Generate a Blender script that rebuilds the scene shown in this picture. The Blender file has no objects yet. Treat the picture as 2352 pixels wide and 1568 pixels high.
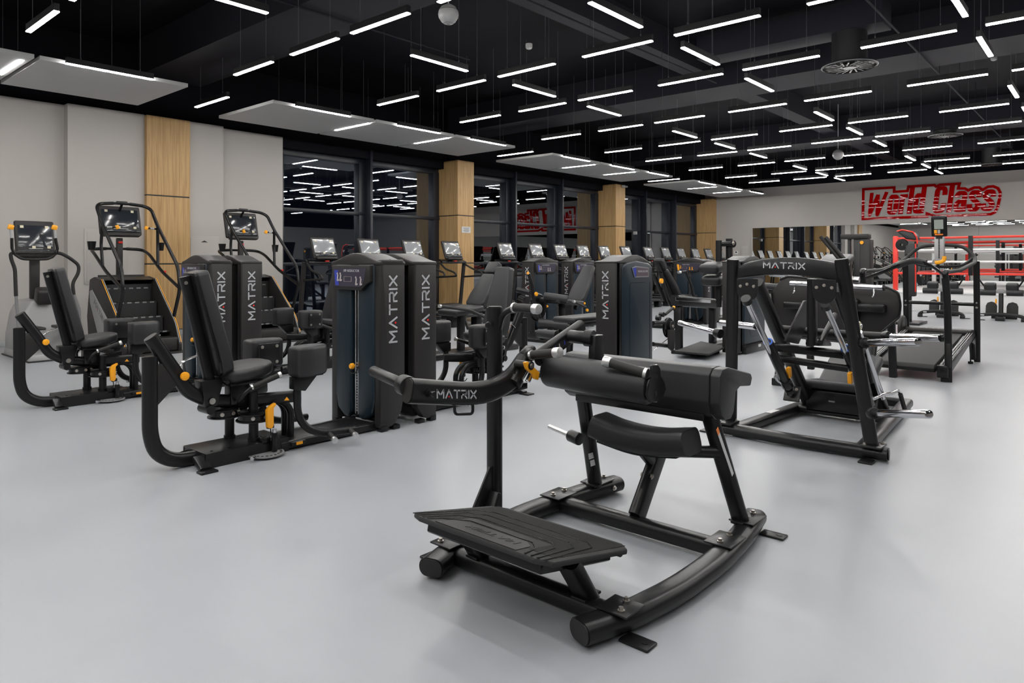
import bpy, bmesh, math, random
from mathutils import Vector, Matrix
random.seed(7)
# ---------------------------------------------------------------- camera model (focal length in pixels of a 2352 x 1568 frame)
F, CX, HY, H = 1602.0, 1176.0, 599.0, 1.365
TH = math.atan2(1400, 1602)
FW = Vector((math.cos(TH), math.sin(TH), 0)); RT = Vector((math.sin(TH), -math.cos(TH), 0)); EYE = Vector((0, 0, H))
def P(u, v, x=None, y=None, z=None):
    d = FW + RT * ((u - CX) / F) + Vector((0, 0, (HY - v) / F))
    t = x / d.x if x is not None else (y / d.y if y is not None else (z - H) / d.z)
    return EYE + d * t
sc = bpy.context.scene; C = sc.collection
cam = bpy.data.objects.new('camera', bpy.data.cameras.new('camera')); C.objects.link(cam); sc.camera = cam
cam.location = EYE; cam.rotation_euler = (math.pi / 2, 0, TH - math.pi / 2)
cam.data.sensor_width = 36; cam.data.lens = F * 36 / 2352; cam.data.clip_end = 200
cam.data.shift_y = -(784 - HY) / 2352.0
vs = sc.view_settings; vs.view_transform = 'Standard'; vs.look = 'None'; vs.gamma = 1; vs.use_curve_mapping = False
vs.exposure = 0.27
w = bpy.data.worlds.new('night'); sc.world = w; w.use_nodes = True
w.node_tree.nodes['Background'].inputs[0].default_value = (0.010, 0.014, 0.026, 1); w.node_tree.nodes['Background'].inputs[1].default_value = 0.35
sc.cycles.max_bounces = 8; sc.cycles.diffuse_bounces = 4; sc.cycles.glossy_bounces = 5; sc.cycles.transparent_max_bounces = 12
sc.cycles.sample_clamp_indirect = 6

# ---------------------------------------------------------------- materials
def mat(name, col, rough=.5, metal=0., bump=0., bscale=200., var=0., spec=.5, coat=0.):
    m = bpy.data.materials.new(name); m.use_nodes = True; nt = m.node_tree; b = nt.nodes['Principled BSDF']
    b.inputs['Base Color'].default_value = (*col, 1); b.inputs['Roughness'].default_value = rough; b.inputs['Metallic'].default_value = metal
    b.inputs['Specular IOR Level'].default_value = spec
    if coat: b.inputs['Coat Weight'].default_value = coat; b.inputs['Coat Roughness'].default_value = .08
    if bump or var:
        tc = nt.nodes.new('ShaderNodeTexCoord'); n = nt.nodes.new('ShaderNodeTexNoise'); n.inputs['Scale'].default_value = bscale; n.inputs['Detail'].default_value = 3
        nt.links.new(tc.outputs['Object'], n.inputs['Vector'])
        if bump:
            bp = nt.nodes.new('ShaderNodeBump'); bp.inputs['Strength'].default_value = bump; bp.inputs['Distance'].default_value = .002
            nt.links.new(n.outputs[0], bp.inputs['Height']); nt.links.new(bp.outputs[0], b.inputs['Normal'])
        if var:
            r = nt.nodes.new('ShaderNodeMapRange'); r.inputs['To Min'].default_value = 1 - var; r.inputs['To Max'].default_value = 1 + var
            mx = nt.nodes.new('ShaderNodeVectorMath'); mx.operation = 'SCALE'; mx.inputs[0].default_value = col
            nt.links.new(n.outputs[0], r.inputs['Value']); nt.links.new(r.outputs[0], mx.inputs['Scale']); nt.links.new(mx.outputs[0], b.inputs['Base Color'])
    return m
def emis(name, col, st):
    m = bpy.data.materials.new(name); m.use_nodes = True; nt = m.node_tree; nt.nodes.clear()
    e = nt.nodes.new('ShaderNodeEmission'); e.inputs[0].default_value = (*col, 1); e.inputs[1].default_value = st
    o = nt.nodes.new('ShaderNodeOutputMaterial'); nt.links.new(e.outputs[0], o.inputs[0]); return m
BLK = mat('black_powder_coat', (.0085, .0085, .0095), .30, bump=.06, bscale=700, spec=.34)
BLS = mat('satin_black', (.007, .007, .008), .26, spec=.35)
CHA = mat('charcoal_plastic', (.019, .0175, .0175), .42, bump=.1, bscale=500, spec=.34)
NAV = mat('slate_blue_shroud', (.0075, .0165, .025), .34, bump=.06, bscale=600, spec=.36)
PADM = mat('black_upholstery', (.0165, .0165, .0185), .42, bump=.2, bscale=350, spec=.42)
GRP = mat('rubber_grip', (.010, .0095, .009), .65)
RUB = mat('rubber_tread', (.017, .017, .0175), .7)
CHR = mat('chrome', (.72, .72, .74), .13, 1.)
SIL = mat('brushed_silver', (.62, .62, .62), .33, .9)
NIK = mat('nickel_bolt', (.55, .52, .48), .28, 1.)
YEL = mat('yellow_plastic', (.86, .36, .01), .35)
ORG = mat('orange_paint', (.8, .2, .02), .4)
REDM = mat('red_vinyl', (.72, .035, .02), .4)
REDP = mat('red_plastic', (.7, .03, .02), .35)
WHT = mat('white_vinyl', (.72, .72, .72), .45)
LET = mat('silver_lettering', (.5, .51, .54), .4, .3)
LETD = mat('dark_lettering', (.012, .012, .013), .5)
RDOT = mat('red_dot', (.75, .01, .01), .4)
BLU = mat('blue_ring', (.02, .12, .6), .35)
STK = mat('white_sticker', (.6, .6, .6), .5)
GRYM = mat('grey_plastic', (.20, .20, .205), .4)
LGR = mat('light_grey_plastic', (.34, .34, .34), .38)
SCR = mat('screen_glass', (.02, .024, .03), .12, coat=.6)
FILM = mat('screen_film', (.25, .26, .275), .2, bump=.8, bscale=22, coat=1.)
TAPE = mat('beige_tape', (.62, .57, .42), .6)
DKB = mat('dark_decal', (.035, .03, .05), .35)
DBL = mat('blue_decal', (.03, .05, .35), .35)
SKIN = mat('pale_figure_print', (.4, .36, .36), .5)
WALL = mat('grey_wall_paint', (.46, .435, .41), .75, bump=.1, bscale=90)
WHW = mat('panel_white', (.56, .56, .56), .7)
CEIL = mat('black_ceiling_paint', (.0042, .004, .0065), .8, bump=.3, bscale=8, var=.25, spec=.12)
CEB = mat('dark_grey_ceiling_beam', (.012, .0115, .016), .75, spec=.15)
MUL = mat('dark_blue_mullion', (.012, .014, .022), .38)
SKT = mat('grey_skirting', (.42, .43, .44), .45)
HOU = mat('black_lamp_housing', (.006, .006, .007), .45)
LAMP = emis('lamp_diffuser', (1, .98, .95), 62.)
WIRE = mat('steel_wire', (.12, .12, .13), .5, .4)
SIGN = mat('red_gloss_acrylic', (.36, .0012, .002), .02, spec=.13, bump=.12, bscale=4)
LCD = mat('lcd_panel', (.27, .30, .27), .3)
# floor: seamless grey vinyl
FLOOR = mat('grey_vinyl_floor', (.42, .43, .447), .34)
def _floor():
    FLOOR.node_tree.nodes['Principled BSDF'].inputs['Specular IOR Level'].default_value = .42
    nt = FLOOR.node_tree; b = nt.nodes['Principled BSDF']; tc = nt.nodes.new('ShaderNodeTexCoord')
    n = nt.nodes.new('ShaderNodeTexNoise'); n.inputs['Scale'].default_value = .9; n.inputs['Detail'].default_value = 5
    n2 = nt.nodes.new('ShaderNodeTexNoise'); n2.inputs['Scale'].default_value = 260; n2.inputs['Detail'].default_value = 2
    nt.links.new(tc.outputs['Object'], n.inputs['Vector']); nt.links.new(tc.outputs['Object'], n2.inputs['Vector'])
    cr = nt.nodes.new('ShaderNodeValToRGB'); cr.color_ramp.elements[0].color = (.285, .298, .318, 1); cr.color_ramp.elements[1].color = (.325, .338, .359, 1)
    cr.color_ramp.elements[0].position = .3; cr.color_ramp.elements[1].position = .7
    nt.links.new(n.outputs[0], cr.inputs[0]); nt.links.new(cr.outputs[0], b.inputs['Base Color'])
    mr = nt.nodes.new('ShaderNodeMapRange'); mr.inputs['To Min'].default_value = .27; mr.inputs['To Max'].default_value = .40
    nt.links.new(n.outputs[0], mr.inputs[0]); nt.links.new(mr.outputs[0], b.inputs['Roughness'])
    bp = nt.nodes.new('ShaderNodeBump'); bp.inputs['Strength'].default_value = .12; bp.inputs['Distance'].default_value = .001
    nt.links.new(n2.outputs[0], bp.inputs['Height']); nt.links.new(bp.outputs[0], b.inputs['Normal'])
_floor()
def woodmat():
    m = mat('oak_veneer', (.5, .33, .16), .5); nt = m.node_tree; b = nt.nodes['Principled BSDF']
    tc = nt.nodes.new('ShaderNodeTexCoord'); mp = nt.nodes.new('ShaderNodeMapping'); mp.inputs['Scale'].default_value = (26, 26, .9)
    n = nt.nodes.new('ShaderNodeTexNoise'); n.inputs['Scale'].default_value = 1.6; n.inputs['Detail'].default_value = 9; n.inputs['Distortion'].default_value = .6
    cr = nt.nodes.new('ShaderNodeValToRGB'); cr.color_ramp.elements[0].color = (.37, .215, .082, 1); cr.color_ramp.elements[1].color = (.54, .345, .148, 1)
    cr.color_ramp.elements[0].position = .3; cr.color_ramp.elements[1].position = .62
    nt.links.new(tc.outputs['Object'], mp.inputs[0]); nt.links.new(mp.outputs[0], n.inputs['Vector']); nt.links.new(n.outputs[0], cr.inputs[0]); nt.links.new(cr.outputs[0], b.inputs['Base Color'])
    return m
WOOD = woodmat()
def glassmat(name, base, k):
    m = bpy.data.materials.new(name); m.use_nodes = True; nt = m.node_tree; nt.nodes.clear()
    g = nt.nodes.new('ShaderNodeBsdfGlossy'); g.inputs['Roughness'].default_value = .004; g.inputs[0].default_value = (.86, .92, 1, 1)
    t = nt.nodes.new('ShaderNodeBsdfTransparent'); t.inputs[0].default_value = (.6, .65, .7, 1)
    fr = nt.nodes.new('ShaderNodeFresnel'); fr.inputs[0].default_value = 1.5
    mm = nt.nodes.new('ShaderNodeMath'); mm.operation = 'MULTIPLY_ADD'; mm.inputs[1].default_value = k; mm.inputs[2].default_value = base; mm.use_clamp = True
    mx = nt.nodes.new('ShaderNodeMixShader'); o = nt.nodes.new('ShaderNodeOutputMaterial')
    nt.links.new(fr.outputs[0], mm.inputs[0]); nt.links.new(mm.outputs[0], mx.inputs[0]); nt.links.new(t.outputs[0], mx.inputs[1]); nt.links.new(g.outputs[0], mx.inputs[2]); nt.links.new(mx.outputs[0], o.inputs[0])
    return m
GLASS = glassmat('night_window_glass', .20, 1.6)
MIRROR = mat('mirror_silver', (.86, .88, .88), .0, 1.)

# ---------------------------------------------------------------- mesh helpers
class W: o = Vector((0, 0, 0)); xf = Matrix.Identity(4)
def E(v): return W.xf @ Vector(v) - W.o
def B(): return bmesh.new()
def RX(a): return Matrix.Rotation(math.radians(a), 3, 'X')
def RY(a): return Matrix.Rotation(math.radians(a), 3, 'Y')
def RZ(a): return Matrix.Rotation(math.radians(a), 3, 'Z')
def merge(bm, t):
    mp = {}
    for v in t.verts: mp[v] = bm.verts.new(E(v.co))
    for f in t.faces:
        try: bm.faces.new([mp[v] for v in f.verts])
        except ValueError: pass
    t.free()
def box(bm, c, s, rot=None, bev=0., seg=2, taper=None):
    t = bmesh.new(); bmesh.ops.create_cube(t, size=1)
    for v in t.verts:
        k = 1.
        if taper and v.co.z > 0: k = taper
        v.co = Vector((v.co.x * s[0] * k, v.co.y * s[1] * k, v.co.z * s[2]))
    if bev: bmesh.ops.bevel(t, geom=t.edges[:], offset=min(bev, min(s) * .49), segments=seg, affect='EDGES', profile=.5)
    m = (rot if rot else Matrix.Identity(3))
    for v in t.verts: v.co = m @ v.co + Vector(c)
    merge(bm, t); return bm
def bb(bm, x0, x1, y0, y1, z0, z1, bev=0., seg=2): return box(bm, ((x0 + x1) / 2, (y0 + y1) / 2, (z0 + z1) / 2), (abs(x1 - x0), abs(y1 - y0), abs(z1 - z0)), None, bev, seg)
def cyl(bm, p0, p1, r, r2=None, n=16, bev=0.):
    p0, p1 = Vector(p0), Vector(p1); d = p1 - p0; L = d.length
    if L < 1e-6: return bm
    q = d.to_track_quat('Z', 'Y').to_matrix(); r2 = r if r2 is None else r2
    rings = [(0, r), (L, r2)]
    if bev: rings = [(0, r - bev), (bev * .3, r - bev * .3), (bev, r), (L - bev, r2), (L - bev * .3, r2 - bev * .3), (L, r2 - bev)]
    R = [[bm.verts.new(E(p0 + q @ Vector((rr * math.cos(2 * math.pi * i / n), rr * math.sin(2 * math.pi * i / n), h)))) for i in range(n)] for h, rr in rings]
    for a, b_ in zip(R, R[1:]):
        for i in range(n): bm.faces.new((a[i], a[(i + 1) % n], b_[(i + 1) % n], b_[i]))
    bm.faces.new(R[0][::-1]); bm.faces.new(R[-1]); return bm
def lathe(bm, c, prof, n=24, axis='Z', rot=None):
    c = Vector(c); m = rot if rot else Matrix.Identity(3); R = []
    for r, h in prof: R.append([bm.verts.new(E(c + m @ Vector((r * math.cos(2 * math.pi * i / n), r * math.sin(2 * math.pi * i / n), h)))) for i in range(n)] if r > 1e-5 else [bm.verts.new(E(c + m @ Vector((0, 0, h))))])
    for a, b_ in zip(R, R[1:]):
        for i in range(n):
            if len(a) == 1 and len(b_) == 1: continue
            if len(a) == 1: bm.faces.new((a[0], b_[(i + 1) % n], b_[i]))
            elif len(b_) == 1: bm.faces.new((a[i], a[(i + 1) % n], b_[0]))
            else: bm.faces.new((a[i], a[(i + 1) % n], b_[(i + 1) % n], b_[i]))
    return bm
def circ(r, n=10): return [(r * math.cos(2 * math.pi * i / n), r * math.sin(2 * math.pi * i / n)) for i in range(n)]
def rr(wd, ht, r, n=3):
    r = min(r, wd / 2 - 1e-4, ht / 2 - 1e-4); o = []
    for cx, cy, a0 in ((wd / 2 - r, ht / 2 - r, 0), (-wd / 2 + r, ht / 2 - r, 90), (-wd / 2 + r, -ht / 2 + r, 180), (wd / 2 - r, -ht / 2 + r, 270)):
        for i in range(n + 1):
            a = math.radians(a0 + 90 * i / n); o.append((cx + r * math.cos(a), cy + r * math.sin(a)))
    return o
def rnd(path, r, n=5):
    path = [Vector(p) for p in path]
    if r <= 0 or len(path) < 3: return path
    o = [path[0]]
    for a, b_, c in zip(path, path[1:], path[2:]):
        d1, d2 = (a - b_), (c - b_); k = min(r, d1.length * .48, d2.length * .48)
        p, q = b_ + d1.normalized() * k, b_ + d2.normalized() * k
        for i in range(n + 1):
            t = i / n; o.append(p * (1 - t) ** 2 + b_ * 2 * t * (1 - t) + q * t * t)
    return o + [path[-1]]
def sweep(bm, path, prof, r=0., up=(0, 0, 1), n=5, cap=True, scales=None):
    pts = rnd(path, r, n); m = len(pts); T = []
    for i in range(m):
        a = (pts[i] - pts[i - 1]).normalized() if i else None; b_ = (pts[i + 1] - pts[i]).normalized() if i < m - 1 else None
        T.append((a + b_).normalized() if a and b_ and (a + b_).length > 1e-6 else (a or b_))
    up = Vector(up)
    if abs(T[0].dot(up)) > .98: up = Vector((0, 1, 0)) if abs(T[0].y) < .9 else Vector((1, 0, 0))
    s = T[0].cross(up).normalized(); R = []
    for i in range(m):
        s = (s - T[i] * s.dot(T[i])).normalized(); u = s.cross(T[i]); k = scales(i / (m - 1)) if scales else 1.
        R.append([bm.verts.new(E(pts[i] + (s * a + u * b_) * k)) for a, b_ in prof])
    q = len(prof)
    for a, b_ in zip(R, R[1:]):
        for i in range(q): bm.faces.new((a[i], a[(i + 1) % q], b_[(i + 1) % q], b_[i]))
    if cap: bm.faces.new(R[0][::-1]); bm.faces.new(R[-1])
    return bm
def tube(bm, path, r, br=0., n=10): return sweep(bm, path, circ(r, n), br)
def prism(bm, pts, vec, bev=0., seg=2):
    t = bmesh.new(); vec = Vector(vec); a = [t.verts.new(Vector(p)) for p in pts]; f = t.faces.new(a)
    r = bmesh.ops.extrude_face_region(t, geom=[f]); bmesh.ops.translate(t, verts=[v for v in r['geom'] if isinstance(v, bmesh.types.BMVert)], vec=vec)
    bmesh.ops.recalc_face_normals(t, faces=t.faces[:])
    if bev: bmesh.ops.bevel(t, geom=t.edges[:], offset=bev, segments=seg, affect='EDGES', profile=.5, clamp_overlap=True)
    merge(bm, t); return bm
def obj(name, bm, m, parent=None, kind=None, sharp=38):
    me = bpy.data.meshes.new(name); bmesh.ops.recalc_face_normals(bm, faces=bm.faces[:]); bm.to_mesh(me); bm.free()
    for p in me.polygons: p.use_smooth = True
    me.set_sharp_from_angle(angle=math.radians(sharp)); me.materials.append(m)
    o = bpy.data.objects.new(name, me); C.objects.link(o)
    if parent: o.parent = parent
    else: o.location = W.o
    if kind: o['kind'] = kind
    return o
def tag(o, label, cat, group=None, kind=None):
    o['label'] = label; o['category'] = cat
    if group: o['group'] = group
    if kind: o['kind'] = kind
    return o
def thing(name, label, cat, loc, group=None):
    o = bpy.data.objects.new(name, None); C.objects.link(o); o.location = loc; o.empty_display_size = .1; W.o = Vector(loc); W.xf = Matrix.Identity(4)
    return tag(o, label, cat, group)
def top(): W.o = Vector((0, 0, 0)); W.xf = Matrix.Identity(4)
def struct(name, bm, m, o=None):
    return obj(name, bm, m, None, 'structure')
def dup(root, loc, rotz, label, group=None):
    r = root.copy(); C.objects.link(r); r.location = loc; r.rotation_euler = (0, 0, rotz); r['label'] = label
    if group: r['group'] = group
    for ch in list(root.children):
        c = ch.copy(); C.objects.link(c); c.parent = r
        for g in ch.children:
            d = g.copy(); C.objects.link(d); d.parent = c
    return r
# lettering built of strokes, in unit cells (x right, y up)
GL = {'M': (1.15, [[(0, 0), (0, 1), (.575, .3), (1.15, 1), (1.15, 0)]]), 'A': (1.15, [[(0, 0), (.575, 1), (1.15, 0)]]), 'T': (1., [[(0, 1), (1., 1)], [(.5, 1), (.5, 0)]]),
      'R': (.95, [[(0, 1), (.8, 1), (.95, .85), (.95, .6), (.8, .45), (0, .45)], [(0, .45), (0, 0)], [(.5, .45), (.95, 0)]]), 'I': (.0, [[(0, 0), (0, 1)]]), 'X': (1., [[(0, 0), (1., 1)], [(0, 1), (1., 0)]])}
def strokes(bm, segs, org, xd, yd, h, t, th):
    nrm = xd.cross(yd).normalized()
    for line in segs:
        for a, b_ in zip(line, line[1:]):
            a2, b2 = Vector(a), Vector(b_); d = (b2 - a2).normalized() * (t / 2); q = Vector((-d.y, d.x))
            c4 = [a2 - d + q, a2 - d - q, b2 + d - q, b2 + d + q]
            f = [org + xd * (c.x * h) + yd * (c.y * h) for c in c4]
            prism(bm, f, nrm * th)
def logo(parent, org, xd, yd, h, m=None, name='logo_lettering', th=.0015, gap=.42, dot=True):
    org, xd, yd = Vector(org), Vector(xd).normalized(), Vector(yd).normalized(); x = 0; bm = B(); xa = 0
    for ch in 'MATRIX':
        wd, sg = GL[ch]
        if ch == 'A': xa = x
        strokes(bm, sg, org + xd * (x * h), xd, yd, h, .20, th); x += wd + gap
    o = obj(name, bm, m or LET, parent)
    if dot:
        bm = B(); c = org + xd * ((xa + .575) * h) + yd * (.16 * h); n = xd.cross(yd).normalized(); cyl(bm, c, c + n * th, .12 * h, n=10); obj('logo_dot', bm, RDOT, parent)
    return o
LOGO_W = 1.15 + 1.15 + 1 + .95 + 0 + 1 + 5 * .42
def text(parent, s, org, xd, yd, h, m, name='lettering', ext=.001, sx=1., off=0., shear=0., center=False):
    cu = bpy.data.curves.new(name, 'FONT'); cu.body = s; cu.size = h * 1.38; cu.extrude = ext; cu.offset = off; cu.shear = shear
    if center: cu.align_x = 'CENTER'
    cu.resolution_u = 4
    o = bpy.data.objects.new(name, cu); C.objects.link(o); bpy.context.view_layer.update()
    me = bpy.data.meshes.new_from_object(o.evaluated_get(bpy.context.evaluated_depsgraph_get())); bpy.data.objects.remove(o)
    org, xd, yd = Vector(org), Vector(xd).normalized(), Vector(yd).normalized(); n = xd.cross(yd)
    for v in me.vertices:
        c = v.co; v.co = E(org + xd * (c.x * sx) + yd * c.y + n * c.z)
    me.materials.clear(); me.materials.append(m)
    q = bpy.data.objects.new(name, me); C.objects.link(q)
    if parent: q.parent = parent
    else: q.location = W.o
    return q
def bolt(parent, p, n, r=.011, h=.009, m=None):
    bm = B(); p = Vector(p); n = Vector(n).normalized(); cyl(bm, p - n * .001, p + n * h * .35, r * 1.25, n=12); cyl(bm, p + n * h * .35, p + n * h, r * .8, n=10); return obj('bolt', bm, m or NIK, parent)
ORD = ['first', 'second', 'third', 'fourth', 'fifth', 'sixth', 'seventh', 'eighth', 'ninth', 'tenth', 'eleventh', 'twelfth', 'thirteenth', 'fourteenth', 'fifteenth', 'sixteenth']
# ================================================================ ROOM
XF_, YW, XB, YR, ZC = 27.9, 13.75, -6.5, -10.0, 5.25
def room():
    top()
    struct('floor', bb(B(), XB, XF_ + .2, YR, YW + .2, -.12, 0), FLOOR)
    struct('ceiling', bb(B(), XB, XF_ + .2, YR, YW + .2, ZC, ZC + .15), CEIL)
    n = 1
    for x in (-2.0, 5.45, 12.92, 20.39):      # structural beams running toward the windows
        struct('trim_%d' % n, bb(B(), x - .55, x + .55, YR, 13.0, 4.62, ZC + .02), CEB); n += 1
    for y in (5.9, -1.2):
        struct('trim_%d' % n, bb(B(), XB, XF_, y - .2, y + .2, 4.8, ZC + .02), CEB); n += 1
    # left wall left of the windows, in stepped planes, with a black band above
    TZ = 3.985
    bm = B(); bb(bm, XB, 3.87, 13.38, 13.8, 0, TZ); bb(bm, 3.87, 5.08, 13.19, 13.8, 0, TZ); bb(bm, 5.85, 6.54, 13.19, 13.8, 0, TZ); bb(bm, 6.54, 7.93, 13.38, 13.8, 0, TZ)
    bb(bm, 5.0, 5.9, 13.5, 13.8, 0, TZ)
    struct('wall_left', bm, WALL)
    bm = B(); bb(bm, XB, 7.95, 13.42, 13.85, TZ + .001, ZC); bb(bm, 7.95, XF_, 13.42, 13.85, 3.78, ZC)
    struct('wall_upper', bm, CEIL)
    # far wall and its mirror
    bm = B(); bb(bm, XF_, XF_ + .2, 11.36, 14, 0, 4.32); bb(bm, XF_ - .03, XF_ + .2, YR, 11.36, 2.7, 4.32); bb(bm, XF_ + .02, XF_ + .2, YR, 11.36, 0, 2.7)
    struct('wall_far', bm, WALL)
    struct('wall_far_upper', bb(B(), XF_ - .01, XF_ + .2, YR, 14, 4.321, ZC), CEIL)
    W.o = Vector((XF_, 5, 1.35)); 
    for i, y1 in enumerate((11.33, 9.6, 7.6, 5.6, 3.6, 1.6, -.4, -2.4)):
        y0 = (9.6, 7.6, 5.6, 3.6, 1.6, -.4, -2.4, -4.4)[i]
        W.o = Vector((XF_ - .02, (y0 + y1) / 2, 0))
        tag(obj('wall_mirror', bb(B(), XF_ - .02, XF_ - .002, y0 + .004, y1 - .004, .06, 2.695), MIRROR), 'tall wall mirror under the red sign, %s pane from the window side' % ORD[i], 'mirror', 'mirror panes on the far wall')
    top()
    # walls out of frame, seen in the window reflections
    bm = B(); bb(bm, XB - .2, XB, YR, 14, 0, 4.3); struct('wall_back', bm, WALL)
    bm = B(); bb(bm, XB - .2, XF_ + .2, YR - .2, YR, 0, 3.4); struct('wall_right', bm, WALL)
    bm = B(); bb(bm, XB - .2, XF_, YR - .2, YR - .01, 3.4, ZC); bb(bm, XB - .2, XB - .01, YR, 14, 4.3, ZC); struct('wall_rear_upper', bm, CEIL)
    # skirting
    bm = B(); bb(bm, XB, 3.87, 13.36, 13.4, 0, .10, .008); bb(bm, 3.86, 5.09, 13.17, 13.2, 0, .10, .008); bb(bm, 5.84, 6.55, 13.17, 13.2, 0, .10, .008); bb(bm, 6.54, 7.93, 13.36, 13.4, 0, .10, .008); struct('baseboard_left', bm, SKT)
    bm = B(); bb(bm, XF_ - .02, XF_ + .01, 11.36, 13.4, 0, .1, .008); struct('baseboard_far', bm, SKT)
    bm = B(); bb(bm, XF_ - .035, XF_ + .01, 11.33, 11.40, 0, 2.72, .004); struct('trim_far', bm, WALL)
    # oak clad columns
    for i, (x0, x1, y0) in enumerate(((5.08, 5.85, 13.09), (12.63, 13.23, 12.9), (20.1, 20.7, 12.9), (27.5, 27.9, 12.9))):
        t = thing('wood_column', '%s column clad in oak veneer with black shadow joints' % ('leftmost broad' if i == 0 else 'oak column between windows,' if 0 else ('square oak' if 0 else ORD[i] + ' from the left, square')), 'column', ((x0 + x1) / 2, y0 + .4, 0), None)
        t['label'] = ('wide oak column between the grey wall panels behind the stair climbers', 'square oak column with a white paper notice taped on it', 'square oak column with a small camera near its top', 'oak column in the far corner against the grey end wall')[i]
        zs = [0.1, 1.31, 2.545, 3.985]
        for a, b_ in zip(zs, zs[1:]): obj('veneer_panel', bb(B(), x0, x1, y0, 13.7, a + .012, b_ - .012, .002, 1), WOOD, t)
        obj('core', bb(B(), x0 + .01, x1 - .01, y0 + .01, 13.68, .1, 3.98), LETD, t)
        obj('plinth', bb(B(), x0 - .006, x1 + .006, y0 - .006, 13.7, 0, .10, .004), SKT, t)
        t['kind'] = 'structure' if False else ''
        del t['kind']
    top()
    # window bays: fins, rails, glass
    bays = ((7.93, 12.63, 1), (13.23, 20.1, 2), (20.7, 27.5, 2))
    n = 1
    for x0, x1, nf in bays:
        step = 2.28 if nf == 2 else 2.33
        xs = [x0] + [x0 + step * (k + 1) for k in range(nf)] + [x1]
        for k in range(len(xs) - 1):
            a, b_ = xs[k], xs[k + 1]; W.o = Vector(((a + b_) / 2, 13.7, 2.0))
            g = obj('window_%d' % n, bb(B(), a + .04, b_ - .04, 13.70, 13.715, .12, 3.68), GLASS, None, 'structure')
            fr = B(); bb(fr, a, b_, 13.62, 13.8, 3.66, 3.78, .005); bb(fr, a, b_, 13.58, 13.8, 2.45, 2.52, .005); bb(fr, a, b_, 13.58, 13.8, 1.26, 1.33, .005); bb(fr, a, b_, 13.58, 13.8, 0, .14, .005)
            if k > 0 or True: bb(fr, a + .03, a + .16, 13.60, 13.8, 0, 3.7, .005)
            bb(fr, b_ - .20, b_ - .0, 13.60, 13.8, 0, 3.7, .005)
            if k > 0: bb(fr, a - .035, a + .035, 13.38, 13.8, 0, 3.99, .004)
            obj('window_frame', fr, MUL, g); n += 1
    top()
room()
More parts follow.
